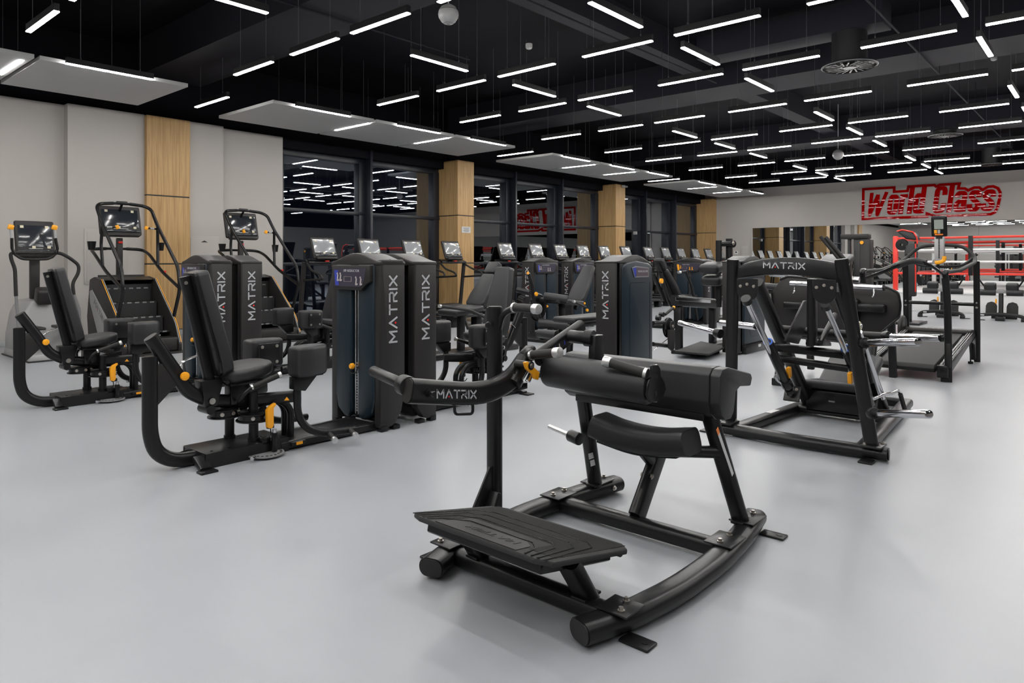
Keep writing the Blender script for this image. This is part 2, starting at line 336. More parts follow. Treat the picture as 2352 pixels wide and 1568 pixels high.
def lamps():
    # prototype strip: 1 m along local X, diffuser underside at z = 0
    def strip(L, label):
        t = thing('strip_light', label, 'ceiling light', (0, 0, 0), None)
        bm = B(); bb(bm, -L / 2, L / 2, -.026, .026, .006, .085, .003, 1); obj('housing', bm, HOU, t)
        bm = B(); bb(bm, -L / 2 + .004, L / 2 - .004, -.0255, .0255, -.006, .0055); obj('diffuser', bm, LAMP, t)
        for s in (-1, 1):
            bm = B(); cyl(bm, (s * (L / 2 - .16), 0, .08), (s * (L / 2 - .16), 0, 1.22), .0022, n=5); cyl(bm, (s * (L / 2 - .16), 0, .083), (s * (L / 2 - .16), 0, .11), .008, n=8); obj('suspension_wire', bm, WIRE, t)
        return t
    z = 3.965
    A = [(-2.4 - 0, 0)]
    ax = [-4.1, -2.0, .42, 2.35, 4.80, 7.30, 9.23, 11.68, 14.10, 16.02, 18.43, 20.86, 22.72]
    ay = [8.85, 7.395, 6.13, 4.675, 3.385, 1.90, .63, -.85, -2.12, -3.6, -6.35]
    first = None
    an = {4.80: 'first', 7.30: 'second', 9.23: 'third', 11.68: 'fourth', 14.10: 'fifth', 16.02: 'sixth', 18.43: 'seventh', 20.86: 'eighth', 22.72: 'last'}
    proto = strip(1.0, 'x'); used = [False]
    def put(x, y, rot, label, group, L=None):
        if not used[0]: o = proto; used[0] = True
        else: o = dup(proto, (0, 0, 0), 0, label)
        o.location = (x, y, z); o.rotation_euler = (0, 0, rot); o['label'] = label; o['group'] = group
        if L: o.scale = (L, 1, 1)
    for i, x in enumerate(ax):
        for j, y in enumerate(ay):
            if j >= 7 and i % 2 == 0: continue
            ln = i - 3
            lab = ('window-pointing strip light, %s from the windows in the %s line from near' % (ORD[j], ORD[max(0, ln)])) if ln >= 0 else 'strip light aimed at the windows, %s from them, line %s behind the viewer' % (ORD[j], ORD[2 - i])
            put(x, y, math.pi / 2, lab, 'ceiling strips toward the windows')
    rows = {6.76: 'row nearest the side windows', 4.03: 'middle row', 1.25: 'row over the plate-loaded machines', -1.5: 'row far on the right'}
    bx = [-1.05, .92, 2.83, 5.80, 7.77, 9.68, 12.65, 14.57, 16.50, 19.46, 21.35, 23.1]
    for y, rn in rows.items():
        for i, x in enumerate(bx):
            if y < 0 and i % 2: continue
            put(x + .5, y, 0, 'sign-pointing strip light, %s from near, in the %s' % (ORD[i], rn.replace('the ', '')), 'ceiling strips toward the sign wall')
    # strips along the hanging panels
    gi = 0
    for p0 in (-1.2, 6.4, 13.9, 21.4):
        gi += 1; pn = ('nearest', 'second', 'third', 'farthest')[gi - 1]
        for k, dx in enumerate((.6, 2.8, 4.8)):
            put(p0 + dx, 10.47, 0, 'strip light on the front edge of the %s hanging white panel, %s of three' % (pn, ORD[k]), 'strips on the panel edges', 1.1)
        for k, dx in enumerate((1.75, 3.82)):
            put(p0 + dx, 11.25, math.pi / 2, 'strip light under a seam of the %s hanging white panel, %s of two' % (pn, ORD[k]), 'strips under the panels', 1.08)
    for k, (x, y) in enumerate(((5.37, 11.24), (12.82, 11.11), (20.15, 11.12))):
        put(x, y, math.pi / 2, 'lone strip light hanging in the %s gap between the white panels' % ORD[k], 'strips between the panels', 1.12)
    for gi, p0 in enumerate((-1.45, 6.03, 13.52, 21.05)):
        pn = ('nearest', 'second', 'third', 'farthest')[gi]
        t = thing('ceiling_panel', '%s white acoustic panel hanging below the black ceiling' % pn, 'acoustic panel', (p0 + 3.07, 11.45, 3.96), 'white hanging panels')
        cuts = (0, 2.12, 4.19, 6.15)
        for a, b_ in zip(cuts, cuts[1:]):
            obj('panel_section', bb(B(), p0 + a + .03, p0 + b_ - .03, 10.52, 12.40, 3.965, 4.02, .003, 1), WHW, t)
            for yy in (10.8, 12.1): 
                bm = B(); cyl(bm, (p0 + (a + b_) / 2, yy, 4.02), (p0 + (a + b_) / 2, yy, 5.3), .002, n=5); obj('suspension_wire', bm, WIRE, t)
    top()
lamps()
def ceiling_stuff():
    for i, (u, v) in enumerate(((1951, 152), (2171, 311), (2277, 378))):
        c = P(u, v, z=(4.22, 4.5, 4.22)[i]); t = thing('air_diffuser', 'round black swirl air diffuser under the ceiling, %s from the viewer' % ('nearest' if i == 0 else 'middle one' if i == 1 else 'farthest'), 'air vent', c, 'round air diffusers')
        lathe(B_ := B(), c, [(.36, -.02), (.375, 0), (.37, .02), (.30, .03), (.0, .035)], 36); obj('face_plate', B_, HOU, t)
        bm = B(); lathe(bm, c, [(.376, -.012), (.384, -.004), (.376, .006), (.368, -.004), (.376, -.012)], 36); obj('rim', bm, GRYM, t)
        bm = B()
        for k in range(20):
            a = k * math.pi / 10; d = Vector((math.cos(a), math.sin(a), 0)); e = Vector((math.cos(a + .25), math.sin(a + .25), 0))
            sweep(bm, [c + d * .13 + Vector((0, 0, -.02)), c + e * .31 + Vector((0, 0, -.02))], rr(.022, .012, .003, 1))
        lathe(bm, c, [(.0, -.03), (.09, -.03), (.1, -.015), (.09, 0)], 20)
        obj('blade', bm, CHA, t)
        bm = B(); cyl(bm, c + Vector((0, 0, .03)), c + Vector((0, 0, .5)), .24, n=28); obj('neck', bm, HOU, t)
        bm = B(); bb(bm, c.x - .25, c.x + .25, c.y - .5, c.y + (2.3, .6, 2.3)[i], c.z + .48, c.z + .85, .01); obj('duct', bm, CEB, t)
    for i, (u, v, zz, r) in enumerate(((1030, 33, 4.05, .112), (1925, 355, 4.0, .13))):
        c = P(u, v, z=zz)
        t = thing('pendant_speaker', ('white globe speaker with a perforated band, hanging near the viewer', 'small white globe speaker hanging before the sign wall')[i], 'speaker', c, None)
        bm = B(); lathe(bm, c, [(0, -r), (r * .3, -r * .95), (r * .7, -r * .71), (r * .95, -r * .3), (r, 0), (r * .95, r * .3), (r * .93, r * .34)], 28); obj('lower_shell', bm, LGR, t)
        bm = B(); lathe(bm, c, [(r * .9, r * .32), (r * .88, r * .40)], 28); obj('seam', bm, HOU, t)
        bm = B(); lathe(bm, c, [(r * .93, r * .38), (r * .7, r * .71), (r * .3, r * .95), (0, r)], 28); obj('upper_shell', bm, LGR, t)
        bm = B(); lathe(bm, c, [(r * .45, -r * .905), (r * .5, -r * .885), (r * .45, -r * .86)], 24); lathe(bm, c, [(r * .2, -r * .99), (0, -r * 1.03)], 16); obj('grille', bm, GRYM, t)
        bm = B(); cyl(bm, c + Vector((0, 0, r)), (c.x, c.y, 5.3), .008, n=8); obj('drop_rod', bm, LGR, t)
    for i, (u, v, zz) in enumerate(((1215, 108, 4.78), (2283, 135, 5.2), (1526, 222, 5.2))):
        c = P(u, v, z=zz); W.xf = Matrix.Identity(4); W.o = c
        bm = B(); lathe(bm, c, [(0, -.035), (.03, -.035), (.05, -.02), (.055, 0), (.055, .05), (0, .05)], 20); 
        tag(obj('smoke_detector', bm, LGR), ('white smoke detector left of centre above the strips', 'white smoke detector at the right edge of the ceiling', 'white smoke detector by the middle beam')[i], 'smoke detector', 'ceiling detectors')
    # perforated cable trays along the room
    for i, (y, z0) in enumerate(((.1, 4.55), (-2.86, 4.5))):
        W.xf = Matrix.Identity(4); c = Vector((12, y, z0)); t = thing('cable_tray', 'perforated steel cable tray under the black ceiling, %s' % ('left one' if i == 0 else 'right one'), 'cable tray', c)
        bm = B(); bb(bm, -4, 27.6, y - .15, y + .15, z0, z0 + .006); obj('tray_floor', bm, GRYM if 0 else CEB, t)
        bm = B(); bb(bm, -4, 27.6, y - .155, y - .148, z0, z0 + .06); bb(bm, -4, 27.6, y + .148, y + .155, z0, z0 + .06); obj('tray_side', bm, CEB, t)
        bm = B()
        for k in range(60):
            xx = 1.5 + k * .42; bb(bm, xx, xx + .28, y - .1, y - .085, z0 - .003, z0 + .001); bb(bm, xx, xx + .28, y + .0, y + .015, z0 - .003, z0 + .001); bb(bm, xx + .1, xx + .38, y + .09, y + .105, z0 - .003, z0 + .001)
        obj('slot_row', bm, GRYM, t)
        for xx in range(-3, 28, 3): obj('threaded_rod', cyl(B(), (xx + .5, y + .16, z0 + .03), (xx + .5, y + .16, 5.26), .005, n=6), WIRE, t)
    for i, (y, x0, x1) in enumerate(((5.55, 2.0, 12.0), (2.38, 2., 26.), (7.9, -1., 8.))):
        W.xf = Matrix.Identity(4); W.o = Vector((x0, y, 4.6)); bm = B(); cyl(bm, (x0, y, 4.6), (x1, y, 4.6), .014, n=8)
        for xx in range(int(x0), int(x1), 2): cyl(bm, (xx, y, 4.6), (xx, y, 5.3), .004, n=5)
        tag(obj('conduit_pipe', bm, CEB), 'thin black conduit pipe below the ceiling, %s' % ('over the gluteal trainer', 'right of centre', 'over the left wall side')[i], 'pipe')
    top()
ceiling_stuff()
def wall_fixtures():
    def plate(name, u0, v0, u1, v1, y, m, lab, cat, d=.02):
        a = P(u0, v0, y=y); b_ = P(u1, v1, y=y); t = thing(name, lab, cat, ((a.x + b_.x) / 2, y, (a.z + b_.z) / 2)); return t, a, b_
    for k, (q, y) in enumerate((((193, 525, 243, 652), 13.19), ((432, 541, 503, 680), 13.19))):
        t, a, b_ = plate('access_hatch', *q, y, WALL, ('grey painted access hatch behind the left stair climber', 'grey painted access hatch with a keyhole, right of the wide oak column')[k], 'hatch')
        x1 = b_.x + (.35 if k == 0 else .0)
        bm = B(); bb(bm, a.x, x1, y - .012, y + .01, b_.z, a.z, .004); obj('hatch_frame', bm, WALL, t)
        bm = B(); bb(bm, a.x + .04, x1 - .04, y - .018, y, b_.z + .04, a.z - .04, .003); obj('hatch_door', bm, WALL, t)
        bm = B(); cyl(bm, (a.x + .08, y - .022, b_.z + .35), (a.x + .08, y - .01, b_.z + .35), .022, n=14); obj('lock', bm, SIL, t)
        if k == 1:
            bm = B(); prism(bm, [(a.x + .23, y - .02, a.z - .12), (a.x + .37, y - .02, a.z - .12), (a.x + .30, y - .02, a.z - .085)], (0, -.001, 0)); obj('printed_mark', bm, CHA, t)
    a, b_ = P(1701, 565, x=27.9), P(1718, 592, x=27.9); t = thing('access_hatch', 'pale wall hatch on the far grey wall beside the mirror', 'hatch', (27.9, a.y, a.z))
    bm = B(); bb(bm, 27.885, 27.91, b_.y, a.y, b_.z - .3, a.z, .004); obj('hatch_frame', bm, WALL, t); bm = B(); bb(bm, 27.88, 27.9, b_.y + .04, a.y - .04, b_.z - .26, a.z - .04, .003); obj('hatch_door', bm, WALL, t)
    a = P(1691, 580, x=27.9); t = thing('wall_thermostat', 'small white thermostat with a dark display on the far grey wall', 'thermostat', a)
    bm = B(); box(bm, a, (.03, .17, .13), None, .01); obj('case', bm, WHT, t); bm = B(); box(bm, a + Vector((-.017, 0, .02)), (.004, .08, .05)); obj('display', bm, SCR, t)
    bm = B(); box(bm, a + Vector((-.01, 0, -.22)), (.06, .13, .13), None, .015); obj('sensor_box', bm, WHT, t)
    a = P(30, 745, y=13.38); t = thing('power_socket', 'cream wall power socket beside the elliptical trainer', 'socket', a)
    bm = B(); box(bm, a, (.085, .02, .085), None, .006); obj('frame', bm, TAPE, t); bm = B(); cyl(bm, a + Vector((0, -.014, 0)), a + Vector((0, -.008, 0)), .026, n=18); obj('outlet', bm, CHA, t)
    a, b_ = P(1061, 520, y=12.89), P(1081, 535, y=12.89); t = thing('paper_notice', 'white paper notice taped on the second oak column', 'sign', (a.x, 12.89, a.z))
    bm = B(); bb(bm, a.x, b_.x, 12.893, 12.898, b_.z, a.z); obj('sheet', bm, STK, t)
    bm = B()
    for k in range(6): q = .02 * (k % 3); bb(bm, a.x + .04 + q, b_.x - .04 - q, 12.891, 12.893, a.z - .035 - k * .02, a.z - .029 - k * .02)
    obj('text_line', bm, CHA, t)
    a = P(1432, 428, y=12.85); t = thing('wall_camera', 'small grey camera box on the third oak column near its top', 'camera', a)
    bm = B(); box(bm, a, (.12, .1, .09), RZ(20), .01); obj('case', bm, LGR, t); bm = B(); box(bm, a + Vector((.14, 0, 0)), (.14, .07, .06), RZ(-20), .01); obj('bracket', bm, GRYM, t)
    a = P(1459, 535, y=13.3); t = thing('wall_camera', 'small white camera inside the window bay right of the third oak column', 'camera', a)
    bm = B(); box(bm, a, (.12, .14, .12), RZ(20), .02); obj('case', bm, LGR, t)
    top()
wall_fixtures()
def sign():
    x = 27.86; c = P(2140, 465, x=x); t = thing('wall_sign', 'large glossy red lettered sign reading World Class on the far wall', 'sign', c)
    # red outline band (outer contour and inner contour traced on the wall plane)
    k = 2352 / 370 / 1.0
    q = lambda a, b_: P(1960 + a / 6.357, 400 + b_ / 6.357, x=x)
    outer = [(130, 205), (618, 175), (618, 238), (775, 228), (790, 165), (1195, 140), (1215, 158), (1260, 138), (1578, 118), (1560, 190), (1640, 190), (1680, 215), (1760, 178), (1850, 175), (1890, 205), (1960, 165), (2050, 158), (2130, 190), (2168, 260), (2165, 340), (2125, 500), (2080, 570), (2010, 605), (1200, 632), (1130, 610), (1098, 600), (1098, 636), (480, 658), (450, 655), (122, 672)]
    inner = [(160, 235), (575, 208), (575, 270), (790, 258), (812, 195), (1160, 172), (1160, 225), (1215, 185), (1270, 172), (1535, 150), (1520, 215), (1600, 215), (1680, 250), (1770, 208), (1840, 210), (1890, 240), (1960, 198), (2040, 190), (2100, 215), (2130, 270), (2125, 350), (2090, 480), (2050, 545), (1990, 575), (1220, 600), (1150, 585), (1090, 550), (1072, 605), (500, 632), (455, 620), (150, 640)]
    bm = B(); N = len(outer)
    # band as an ordered strip: resample both contours by arc length
    def res(pl, n):
        pl = [q(*p) for p in pl]; pl.append(pl[0]); L = [0]
        for a, b_ in zip(pl, pl[1:]): L.append(L[-1] + (b_ - a).length)
        o = []; j = 0
        for i in range(n):
            s = L[-1] * i / n
            while L[j + 1] < s: j += 1
            f = (s - L[j]) / (L[j + 1] - L[j]); o.append(pl[j].lerp(pl[j + 1], f))
        return o
    po = [q(*p) for p in outer]
    # band between the outer contour and the same contour offset inward with mitred corners
    n = len(po); wd = .088; inn = []
    area = sum(po[k].y * po[(k + 1) % n].z - po[(k + 1) % n].y * po[k].z for k in range(n)); sg_ = 1 if area > 0 else -1
    for i in range(n):
        d1 = (po[i] - po[i - 1]).normalized(); d2 = (po[(i + 1) % n] - po[i]).normalized(); n1 = Vector((0, -d1.z, d1.y)) * sg_; n2 = Vector((0, -d2.z, d2.y)) * sg_
        mt = (n1 + n2); mt.normalize(); inn.append(po[i] + mt * (wd / max(.45, mt.dot(n1))))
    off = Vector((-.03, 0, 0)); V = [[bm.verts.new(E(p)) for p in L_] for L_ in (po, inn, [p + off for p in po], [p + off for p in inn])]
    for i in range(n):
        k = (i + 1) % n
        for a, b_ in ((2, 3), (3, 1), (1, 0), (0, 2)): bm.faces.new((V[a][i], V[a][k], V[b_][k], V[b_][i]))
    obj('outline_band', bm, SIGN, t, sharp=5)
    # letters: bold condensed italics drawn with thick strokes on the sign plane
    def L(word, u0, v0, u1, v1, ht, sw):
        a, b_ = q(u0, v0), q(u1, v1); xd = (b_ - a); wd = xd.length; xd.normalize(); yd = Vector((0, 0, 1))
        return a, xd, yd, wd
    LS = {
        'W': (.95, [[(.11, .82), (.14, .0), (.44, .74)], [(.44, .74), (.53, .0), (.86, .82)]]),
        'o': (.52, [[(.11, .57), (.11, .13), (.17, .06), (.35, .06), (.41, .13), (.41, .57), (.35, .64), (.17, .64), (.11, .57)]]),
        'r': (.37, [[(.11, .0), (.11, .70)], [(.11, .54), (.2, .63), (.36, .64)]]),
        'l': (.22, [[(.11, 0), (.11, .93)]]),
        'd': (.52, [[(.41, 0), (.41, .93)], [(.41, .13), (.35, .06), (.17, .06), (.11, .13), (.11, .57), (.17, .64), (.35, .64), (.41, .57)]]),
        'C': (.54, [[(.43, .60), (.43, .76), (.36, .84), (.17, .84), (.11, .76), (.11, .13), (.17, .05), (.36, .05), (.43, .13), (.43, .32)]]),
        'a': (.52, [[(.10, .50), (.11, .58), (.18, .64), (.35, .64), (.41, .57), (.41, 0)], [(.41, .38), (.2, .35), (.11, .26), (.11, .12), (.17, .06), (.30, .06), (.41, .16)]]),
        's': (.50, [[(.41, .46), (.41, .57), (.34, .64), (.17, .64), (.11, .57), (.11, .47), (.41, .25), (.41, .13), (.34, .06), (.16, .06), (.08, .13), (.08, .25)]]),
    }
    for word, p0, p1 in (('World', (198, 602), (1050, 562)), ('Class', (1150, 566), (2075, 530))):
        a, b_ = q(*p0), q(*p1); xd = b_ - a; xd.z = 0; wd = xd.length; xd.normalize(); gp = .045; tot = sum(LS[ch][0] for ch in word) + gp * (len(word) - 1); s = wd / tot * .97
        xx = 0
        for ch in word:
            w_, sg = LS[ch]; bm = B(); zi = 0
            sh = lambda v: a + xd * (xx * s + v.x * s + v.y * .12) + Vector((0, 0, v.y))
            for line in sg:
                pts = [Vector(p) for p in line]
                for m, (e, f) in enumerate(zip(pts, pts[1:])):
                    d = Vector(((f.x - e.x) * s, f.y - e.y)); d.normalize(); tk = (.058 if ch == 'W' else .076) if abs(d.y) > .35 else .066; nn = Vector((-d.y / s, d.x)) * tk
                    zi += 1; prism(bm, [sh(e + nn), sh(e - nn), sh(f - nn), sh(f + nn)], (-.03 - zi * .0007, 0, 0))
                    if 0 < m:
                        zi += 1; o_ = sh(e); cyl(bm, o_, o_ + Vector((-.03 - zi * .0007, 0, 0)), .05 if ch == 'W' else .068, n=14)
            obj('letter_' + ch.lower(), bm, SIGN, t, sharp=5); xx += w_ + gp
    top()
sign()
# ================================================================ GLUTE TRAINER (foreground)
OV = rr(.118, .08, .038, 5)
def bars(name, parent, path, prof, m=BLK, r=0., up=(0, 0, 1)): return obj(name, sweep(B(), path, prof, r, up), m, parent)
def plate_bolts(parent, c, sx, sy, z, ang=0, pts=None, m=BLK):
    bm = B(); box(bm, (c[0], c[1], z), (sx, sy, .008), RZ(ang), .003); obj('joint_plate', bm, m, parent)
    for px, py in pts or ((sx * .33, sy * .28), (-sx * .33, -sy * .28)):
        v = RZ(ang) @ Vector((px, py, 0)); bolt(parent, (c[0] + v.x, c[1] + v.y, z + .004), (0, 0, 1), .011, .016)
def glute():
    t = thing('glute_trainer', 'black plate-loaded glute bridge machine with foot platform, nearest to the viewer', 'exercise machine', (2.8, 1.835, 0))
    yc = 1.835
    R = [(2.02, 1.445, .052), (2.22, 1.378, .052), (2.52, 1.335, .052), (2.86, 1.33, .052), (3.22, 1.362, .052), (3.52, 1.42, .052)]
    Lp = [(x, 2 * yc - y, z) for x, y, z in R]
    for path in (R, Lp):
        b_ = bars('side_rail', t, path, OV, BLK, .12)
        for e, f in ((path[0], path[1]), (path[-1], path[-2])):
            e, f = Vector(e), Vector(f); d = (e - f).normalized(); bm = B(); sweep(bm, [e, e + d * .006], rr(.110, .073, .035, 5)); obj('end_cap', bm, CHA, b_)
    bars('cross_bar', t, [(3.03, 1.37, .05), (3.03, 2.30, .05)], rr(.085, .078, .03, 3))
    bars('cross_bar', t, [(2.19, 1.43, .05), (2.19, 2.24, .05)], rr(.085, .078, .03, 3))
    for s in (1, -1):
        Y = lambda y: yc + s * (y - yc)
        plate_bolts(t, (2.19, Y(1.385)), .13, .13, .097, 0, [(-.035, .0 - s * .025), (.04, .0)])
        plate_bolts(t, (3.03, Y(1.36)), .17, .13, .097, 0, [(-.05, 0), (.05, 0)])
        plate_bolts(t, (3.36, Y(1.39)), .17, .125, .097, 0, [(-.065, 0), (.065, 0)])
        bolt(t, (2.12, Y(1.445), .055), (0, -s * -1, 0), .012, .014); bolt(t, (3.42, Y(1.462), .055), (0, s, 0), .012, .014)
        for x, y in ((2.17, 1.30), (3.46, 1.30)):
            bm = B(); box(bm, (x, Y(y), .006), (.075, .12, .012), None, .006); cyl(bm, (x, Y(y - .03), .012), (x, Y(y - .03), .014), .012, n=12); obj('floor_tab', bm, BLK, t)
    # rear uprights
    for y0, y1, nm in ((1.405, 1.50, 'right'), (2.265, 2.235, 'left')):
        u = bars('rear_upright', t, [(3.315, y0, .085), (3.145, y1, .66)], rr(.055, .085, .026, 4), BLK, 0, (0, 1, 0))
        bm = B(); box(bm, (3.312, y0, .094), (.105, .066, .018), None, .008); obj('weld_foot', bm, BLK, u)
    a, b_ = P(1650, 985, y=1.42), P(1683, 1092, y=1.385)
    def decal(u0, v0, u1, v1, y, m, wdt, nm):
        a, b_ = P(u0, v0, y=y), P(u1, v1, y=y); d = (b_ - a).normalized(); s = Vector((-d.z, 0, d.x)) * (wdt / 2); bm = B(); prism(bm, [a + s, a - s, b_ - s, b_ + s], (0, -.0015, 0)); return obj(nm, bm, m, t)
    decal(1651, 996, 1683, 1090, 1.383, STK, .02, 'warning_sticker'); decal(1647, 984, 1651, 996, 1.383, ORG, .02, 'warning_sticker_head')
    for uv in (((1351, 1042), (1366, 1037), (1368, 1050), (1353, 1055)), ((1355, 1058), (1369, 1053), (1371, 1066), (1357, 1071))):
        bm = B(); prism(bm, [P(u, v, y=2.224) for u, v in uv], (0, -.0015, 0)); obj('serial_sticker', bm, STK, t)
    # big L shaped pad
    prof = [(3.085, .645), (3.065, .70), (3.07, .83), (3.10, .858), (3.16, .862), (3.43, .80), (3.445, .775), (3.425, .738), (3.30, .752), (3.25, .735), (3.225, .64), (3.19, .612), (3.13, .615)]
    bm = B(); prism(bm, [(x, 1.40, z) for x, z in prof], (0, .055, 0), .008, 2); obj('pad_end_panel', bm, PADM, t)
    bm = B(); prism(bm, [(x - .002, 1.452, z + .002) for x, z in prof], (0, .86, 0), .008, 2); bp = obj('back_pad', bm, PADM, t)
    bm = B(); sweep(bm, [(x, 1.4535, z) for x, z in prof] + [(prof[0][0], 1.4535, prof[0][1])], circ(.0035, 6)); obj('piping', bm, BLS, bp)
    bm = B(); bb(bm, 3.10, 3.24, 1.5, 2.25, .60, .66, .005); obj('pad_bracket', bm, BLK, t)
    # lap roller pad on the lever
    rl, rrt = P(1258, 848, y=2.16), P(1497, 888, y=1.60)
    bm = B(); d = (rrt - rl).normalized(); cyl(bm, rl, rrt, .083, .083, 28, .018); ro = obj('lap_roller', bm, PADM, t)
    bm = B(); cyl(bm, rrt - d * .002, rrt + d * .004, .062, n=24); obj('roller_cap', bm, BLS, ro)
    e = rrt + d * .01
    X1 = Vector((1, 0, 0)); zz = Vector((0, 0, 1)); ff = d.cross(zz).normalized(); uu = ff.cross(d)
    pl = [(-.03, .105), (.005, .105), (.02, .085), (.025, .05), (.05, .015), (.06, -.02), (.045, -.055), (.01, -.07), (-.03, -.06), (-.05, -.025), (-.045, .02), (-.03, .06)]
    bm = B(); prism(bm, [e + Vector((1.55 * p - .0, 0, 0)) + uu * q for p, q in pl], d * .012, .003, 1); br = obj('handle_bracket', bm, BLS, t)
    bm = B(); cyl(bm, e + uu * -.03, e + uu * -.03 + d * .014, .011, n=14); obj('pivot_hole', bm, LETD, br)
    h0, h1 = P(1482, 857, x=2.735), P(1402, 833, x=2.70)
    bm = B(); cyl(bm, P(1500, 863, y=1.60), h0, .026, n=16); obj('handle_socket', bm, BLK, t)
    def handle(a, b_, r=.0215):
        a, b_ = Vector(a), Vector(b_); d = (b_ - a).normalized(); g = obj('handle_grip', cyl(B(), a, b_, r, n=18), GRP, t)
        obj('grip_collar', cyl(B(), a - d * .008, a + d * .006, r * 1.12, n=18), SIL, g)
        bm = B(); cyl(bm, b_ - d * .002, b_ + d * .035, r * 1.16, n=18, bev=.003); obj('grip_end_cap', bm, SIL, g); return g
    handle(h0, h1)
    # lever arm in the plane y = 2.22
    y = 2.215
    p = [P(938, 897, y=y), P(1075, 905, y=y), P(1132, 897, y=y), P(1178, 868, y=y), P(1205, 828, y=y)]
    arm = bars('lever_arm', t, p, rr(.06, .106, .029, 5), BLK, .09, (0, 0, 1)); 
    e0 = p[0]; d0 = (p[1] - p[0]).normalized(); bm = B(); sweep(bm, [e0 - d0 * .007, e0], rr(.055, .10, .027, 5), 0, (0, 0, 1)); obj('end_cap', bm, CHA, arm)
    yf = y - .0305
    a, b_ = P(1004, 913, y=yf), P(1093, 914, y=yf); hh = (b_ - a).length / LOGO_W
    logo(arm, a, b_ - a, (0, 0, 1), hh)
    bm = B(); q = P(985, 903, y=yf); cyl(bm, q + Vector((0, .01, 0)), q + Vector((0, -.008, 0)), .017, n=18); cyl(bm, q, q + Vector((0, -.035, 0)), .012, n=18, bev=.003); obj('stop_peg', bm, BLK, t)
    l0, l1 = P(1044, 925, y=y), P(1086, 925, y=y); bm = B(); tube(bm, [l0, l0 + Vector((0, 0, -.05)), l1 + Vector((0, 0, -.05)), l1], .007, .02, 8); obj('band_loop', bm, BLK, t)
    h = P(932, 885, y=2.26); ht = P(857, 852, y=2.58); bm = B(); cyl(bm, h, ht, .0245, n=20, bev=.003); obj('weight_horn', bm, BLK, t)
    d = (ht - h).normalized(); obj('horn_collar', cyl(B(), h - d * .03, h + d * .03, .043, n=20, bev=.004), BLK, t)
    # joint, long tube and pivot
    j0, j1 = P(1180, 875, y=2.20), P(1214, 812, y=2.20)
    bm = B(); cyl(bm, j0, j1, .034, n=18); cyl(bm, j0 - (j1 - j0) * .08, j0 + (j1 - j0) * .1, .044, n=18); box(bm, j1, (.075, .06, .06), RY(-30), .012); obj('pivot_joint', bm, BLK, t)
    q0, q1 = P(1235, 822, y=2.16), P(1335, 752, y=2.16)
    tb = bars('lever_tube', t, [q0, q1], rr(.085, .05, .023, 4), BLK, 0, (0, 1, 0)); dd = (q1 - q0).normalized()
    bm = B(); sweep(bm, [q1, q1 + dd * .006], rr(.081, .046, .021, 4), 0, (0, 1, 0)); obj('end_cap', bm, CHA, tb)
    k0, k1 = P(1268, 800, y=2.134), P(1312, 772, y=2.134); kd = (k1 - k0).normalized(); ks = Vector((-kd.z, 0, kd.x)) if kd.x > 0 else Vector((kd.z, 0, -kd.x))
    bm = B(); prism(bm, [k0 - ks * .026, k1 - ks * .026, k1 + ks * .006, k0 + ks * .006], (0, -.001, 0)); obj('exercise_decal', bm, LETD, tb)
    for f, m in ((.15, DBL), (.35, SKIN), (.62, DBL), (.8, SKIN)):
        c = k0.lerp(k1, f) - ks * .008; bm = B(); prism(bm, [c - kd * .005 - ks * .012, c + kd * .006 - ks * .01, c + kd * .004 + ks * .01, c - kd * .002 + ks * .008], (0, -.002, 0)); obj('decal_figure', bm, m, tb)
    v0, v1 = P(1308, 772, y=2.12), P(1358, 777, y=2.0)
    bm = B(); cyl(bm, v0, v1, .033, n=20, bev=.004); cyl(bm, v0 + (v1 - v0) * .75, v1 + (v1 - v0) * .1, .042, n=20); pv = obj('pivot_shaft', bm, BLK, t); bolt(pv, v1 + (v1 - v0).normalized() * .012, v1 - v0, .016, .012)
    bm = B(); br0 = P(1362, 768, y=2.0); br1 = P(1362, 835, y=2.0); prism(bm, [br0 + Vector((-.035, 0, .0)), br0 + Vector((.035, 0, 0)), Vector((br0.x + .05, 2.0, .78)), Vector((br0.x - .05, 2.0, .78))], (0, -.04, 0), .005); obj('pivot_bracket', bm, BLK, t)
    g0, g1 = P(1222, 815, y=2.14), P(1274, 810, y=2.0); handle(g0, g1)
    bm = B(); cyl(bm, j1, g0, .028, n=14); obj('handle_stub', bm, BLK, t)
    ly = 2.10
    pl = [P(u, v, y=ly) for u, v in ((1205, 832), (1213, 830), (1226, 842), (1240, 855), (1237, 873), (1228, 870), (1224, 860), (1210, 848))]
    bm = B(); prism(bm, pl, (0, .014, 0), .003, 2); obj('release_lever', bm, YEL, t)
    bm = B(); q = P(1208, 838, y=2.13); cyl(bm, q + Vector((0, .06, 0)), q + Vector((0, -.035, 0)), .02, n=16); obj('lever_hub', bm, BLK, t); bolt(t, q + Vector((0, -.035, 0)), (0, -1, 0), .011, .006)
    bm = B(); cyl(bm, P(1220, 857, y=2.15), P(1212, 876, y=2.15), .013, n=12); obj('spring_pin', bm, CHR, t)
    bm = B(); prism(bm, [P(u, v, y=2.20) for u, v in ((1160, 900), (1168, 884), (1212, 878), (1212, 892), (1182, 900))], (0, .04, 0), .003); obj('stop_bracket', bm, BLK, t)
    # tall grab post
    px, py = 2.60, 2.385; b0 = P(1136, 1140, y=py); tp = P(1136, 706, y=py)
    ps = bars('grab_post', t, [(b0.x, py, .06), (b0.x, py, tp.z)], rr(.080, .072, .034, 4), BLK, 0, (1, 0, 0))
    bm = B(); cyl(bm, (b0.x, py, tp.z), (b0.x, py, tp.z + .006), .034, n=20); obj('end_cap', bm, CHA, ps)
    bm = B(); box(bm, (b0.x, py, .09), (.10, .09, .02), None, .008); obj('weld_foot', bm, BLK, ps)
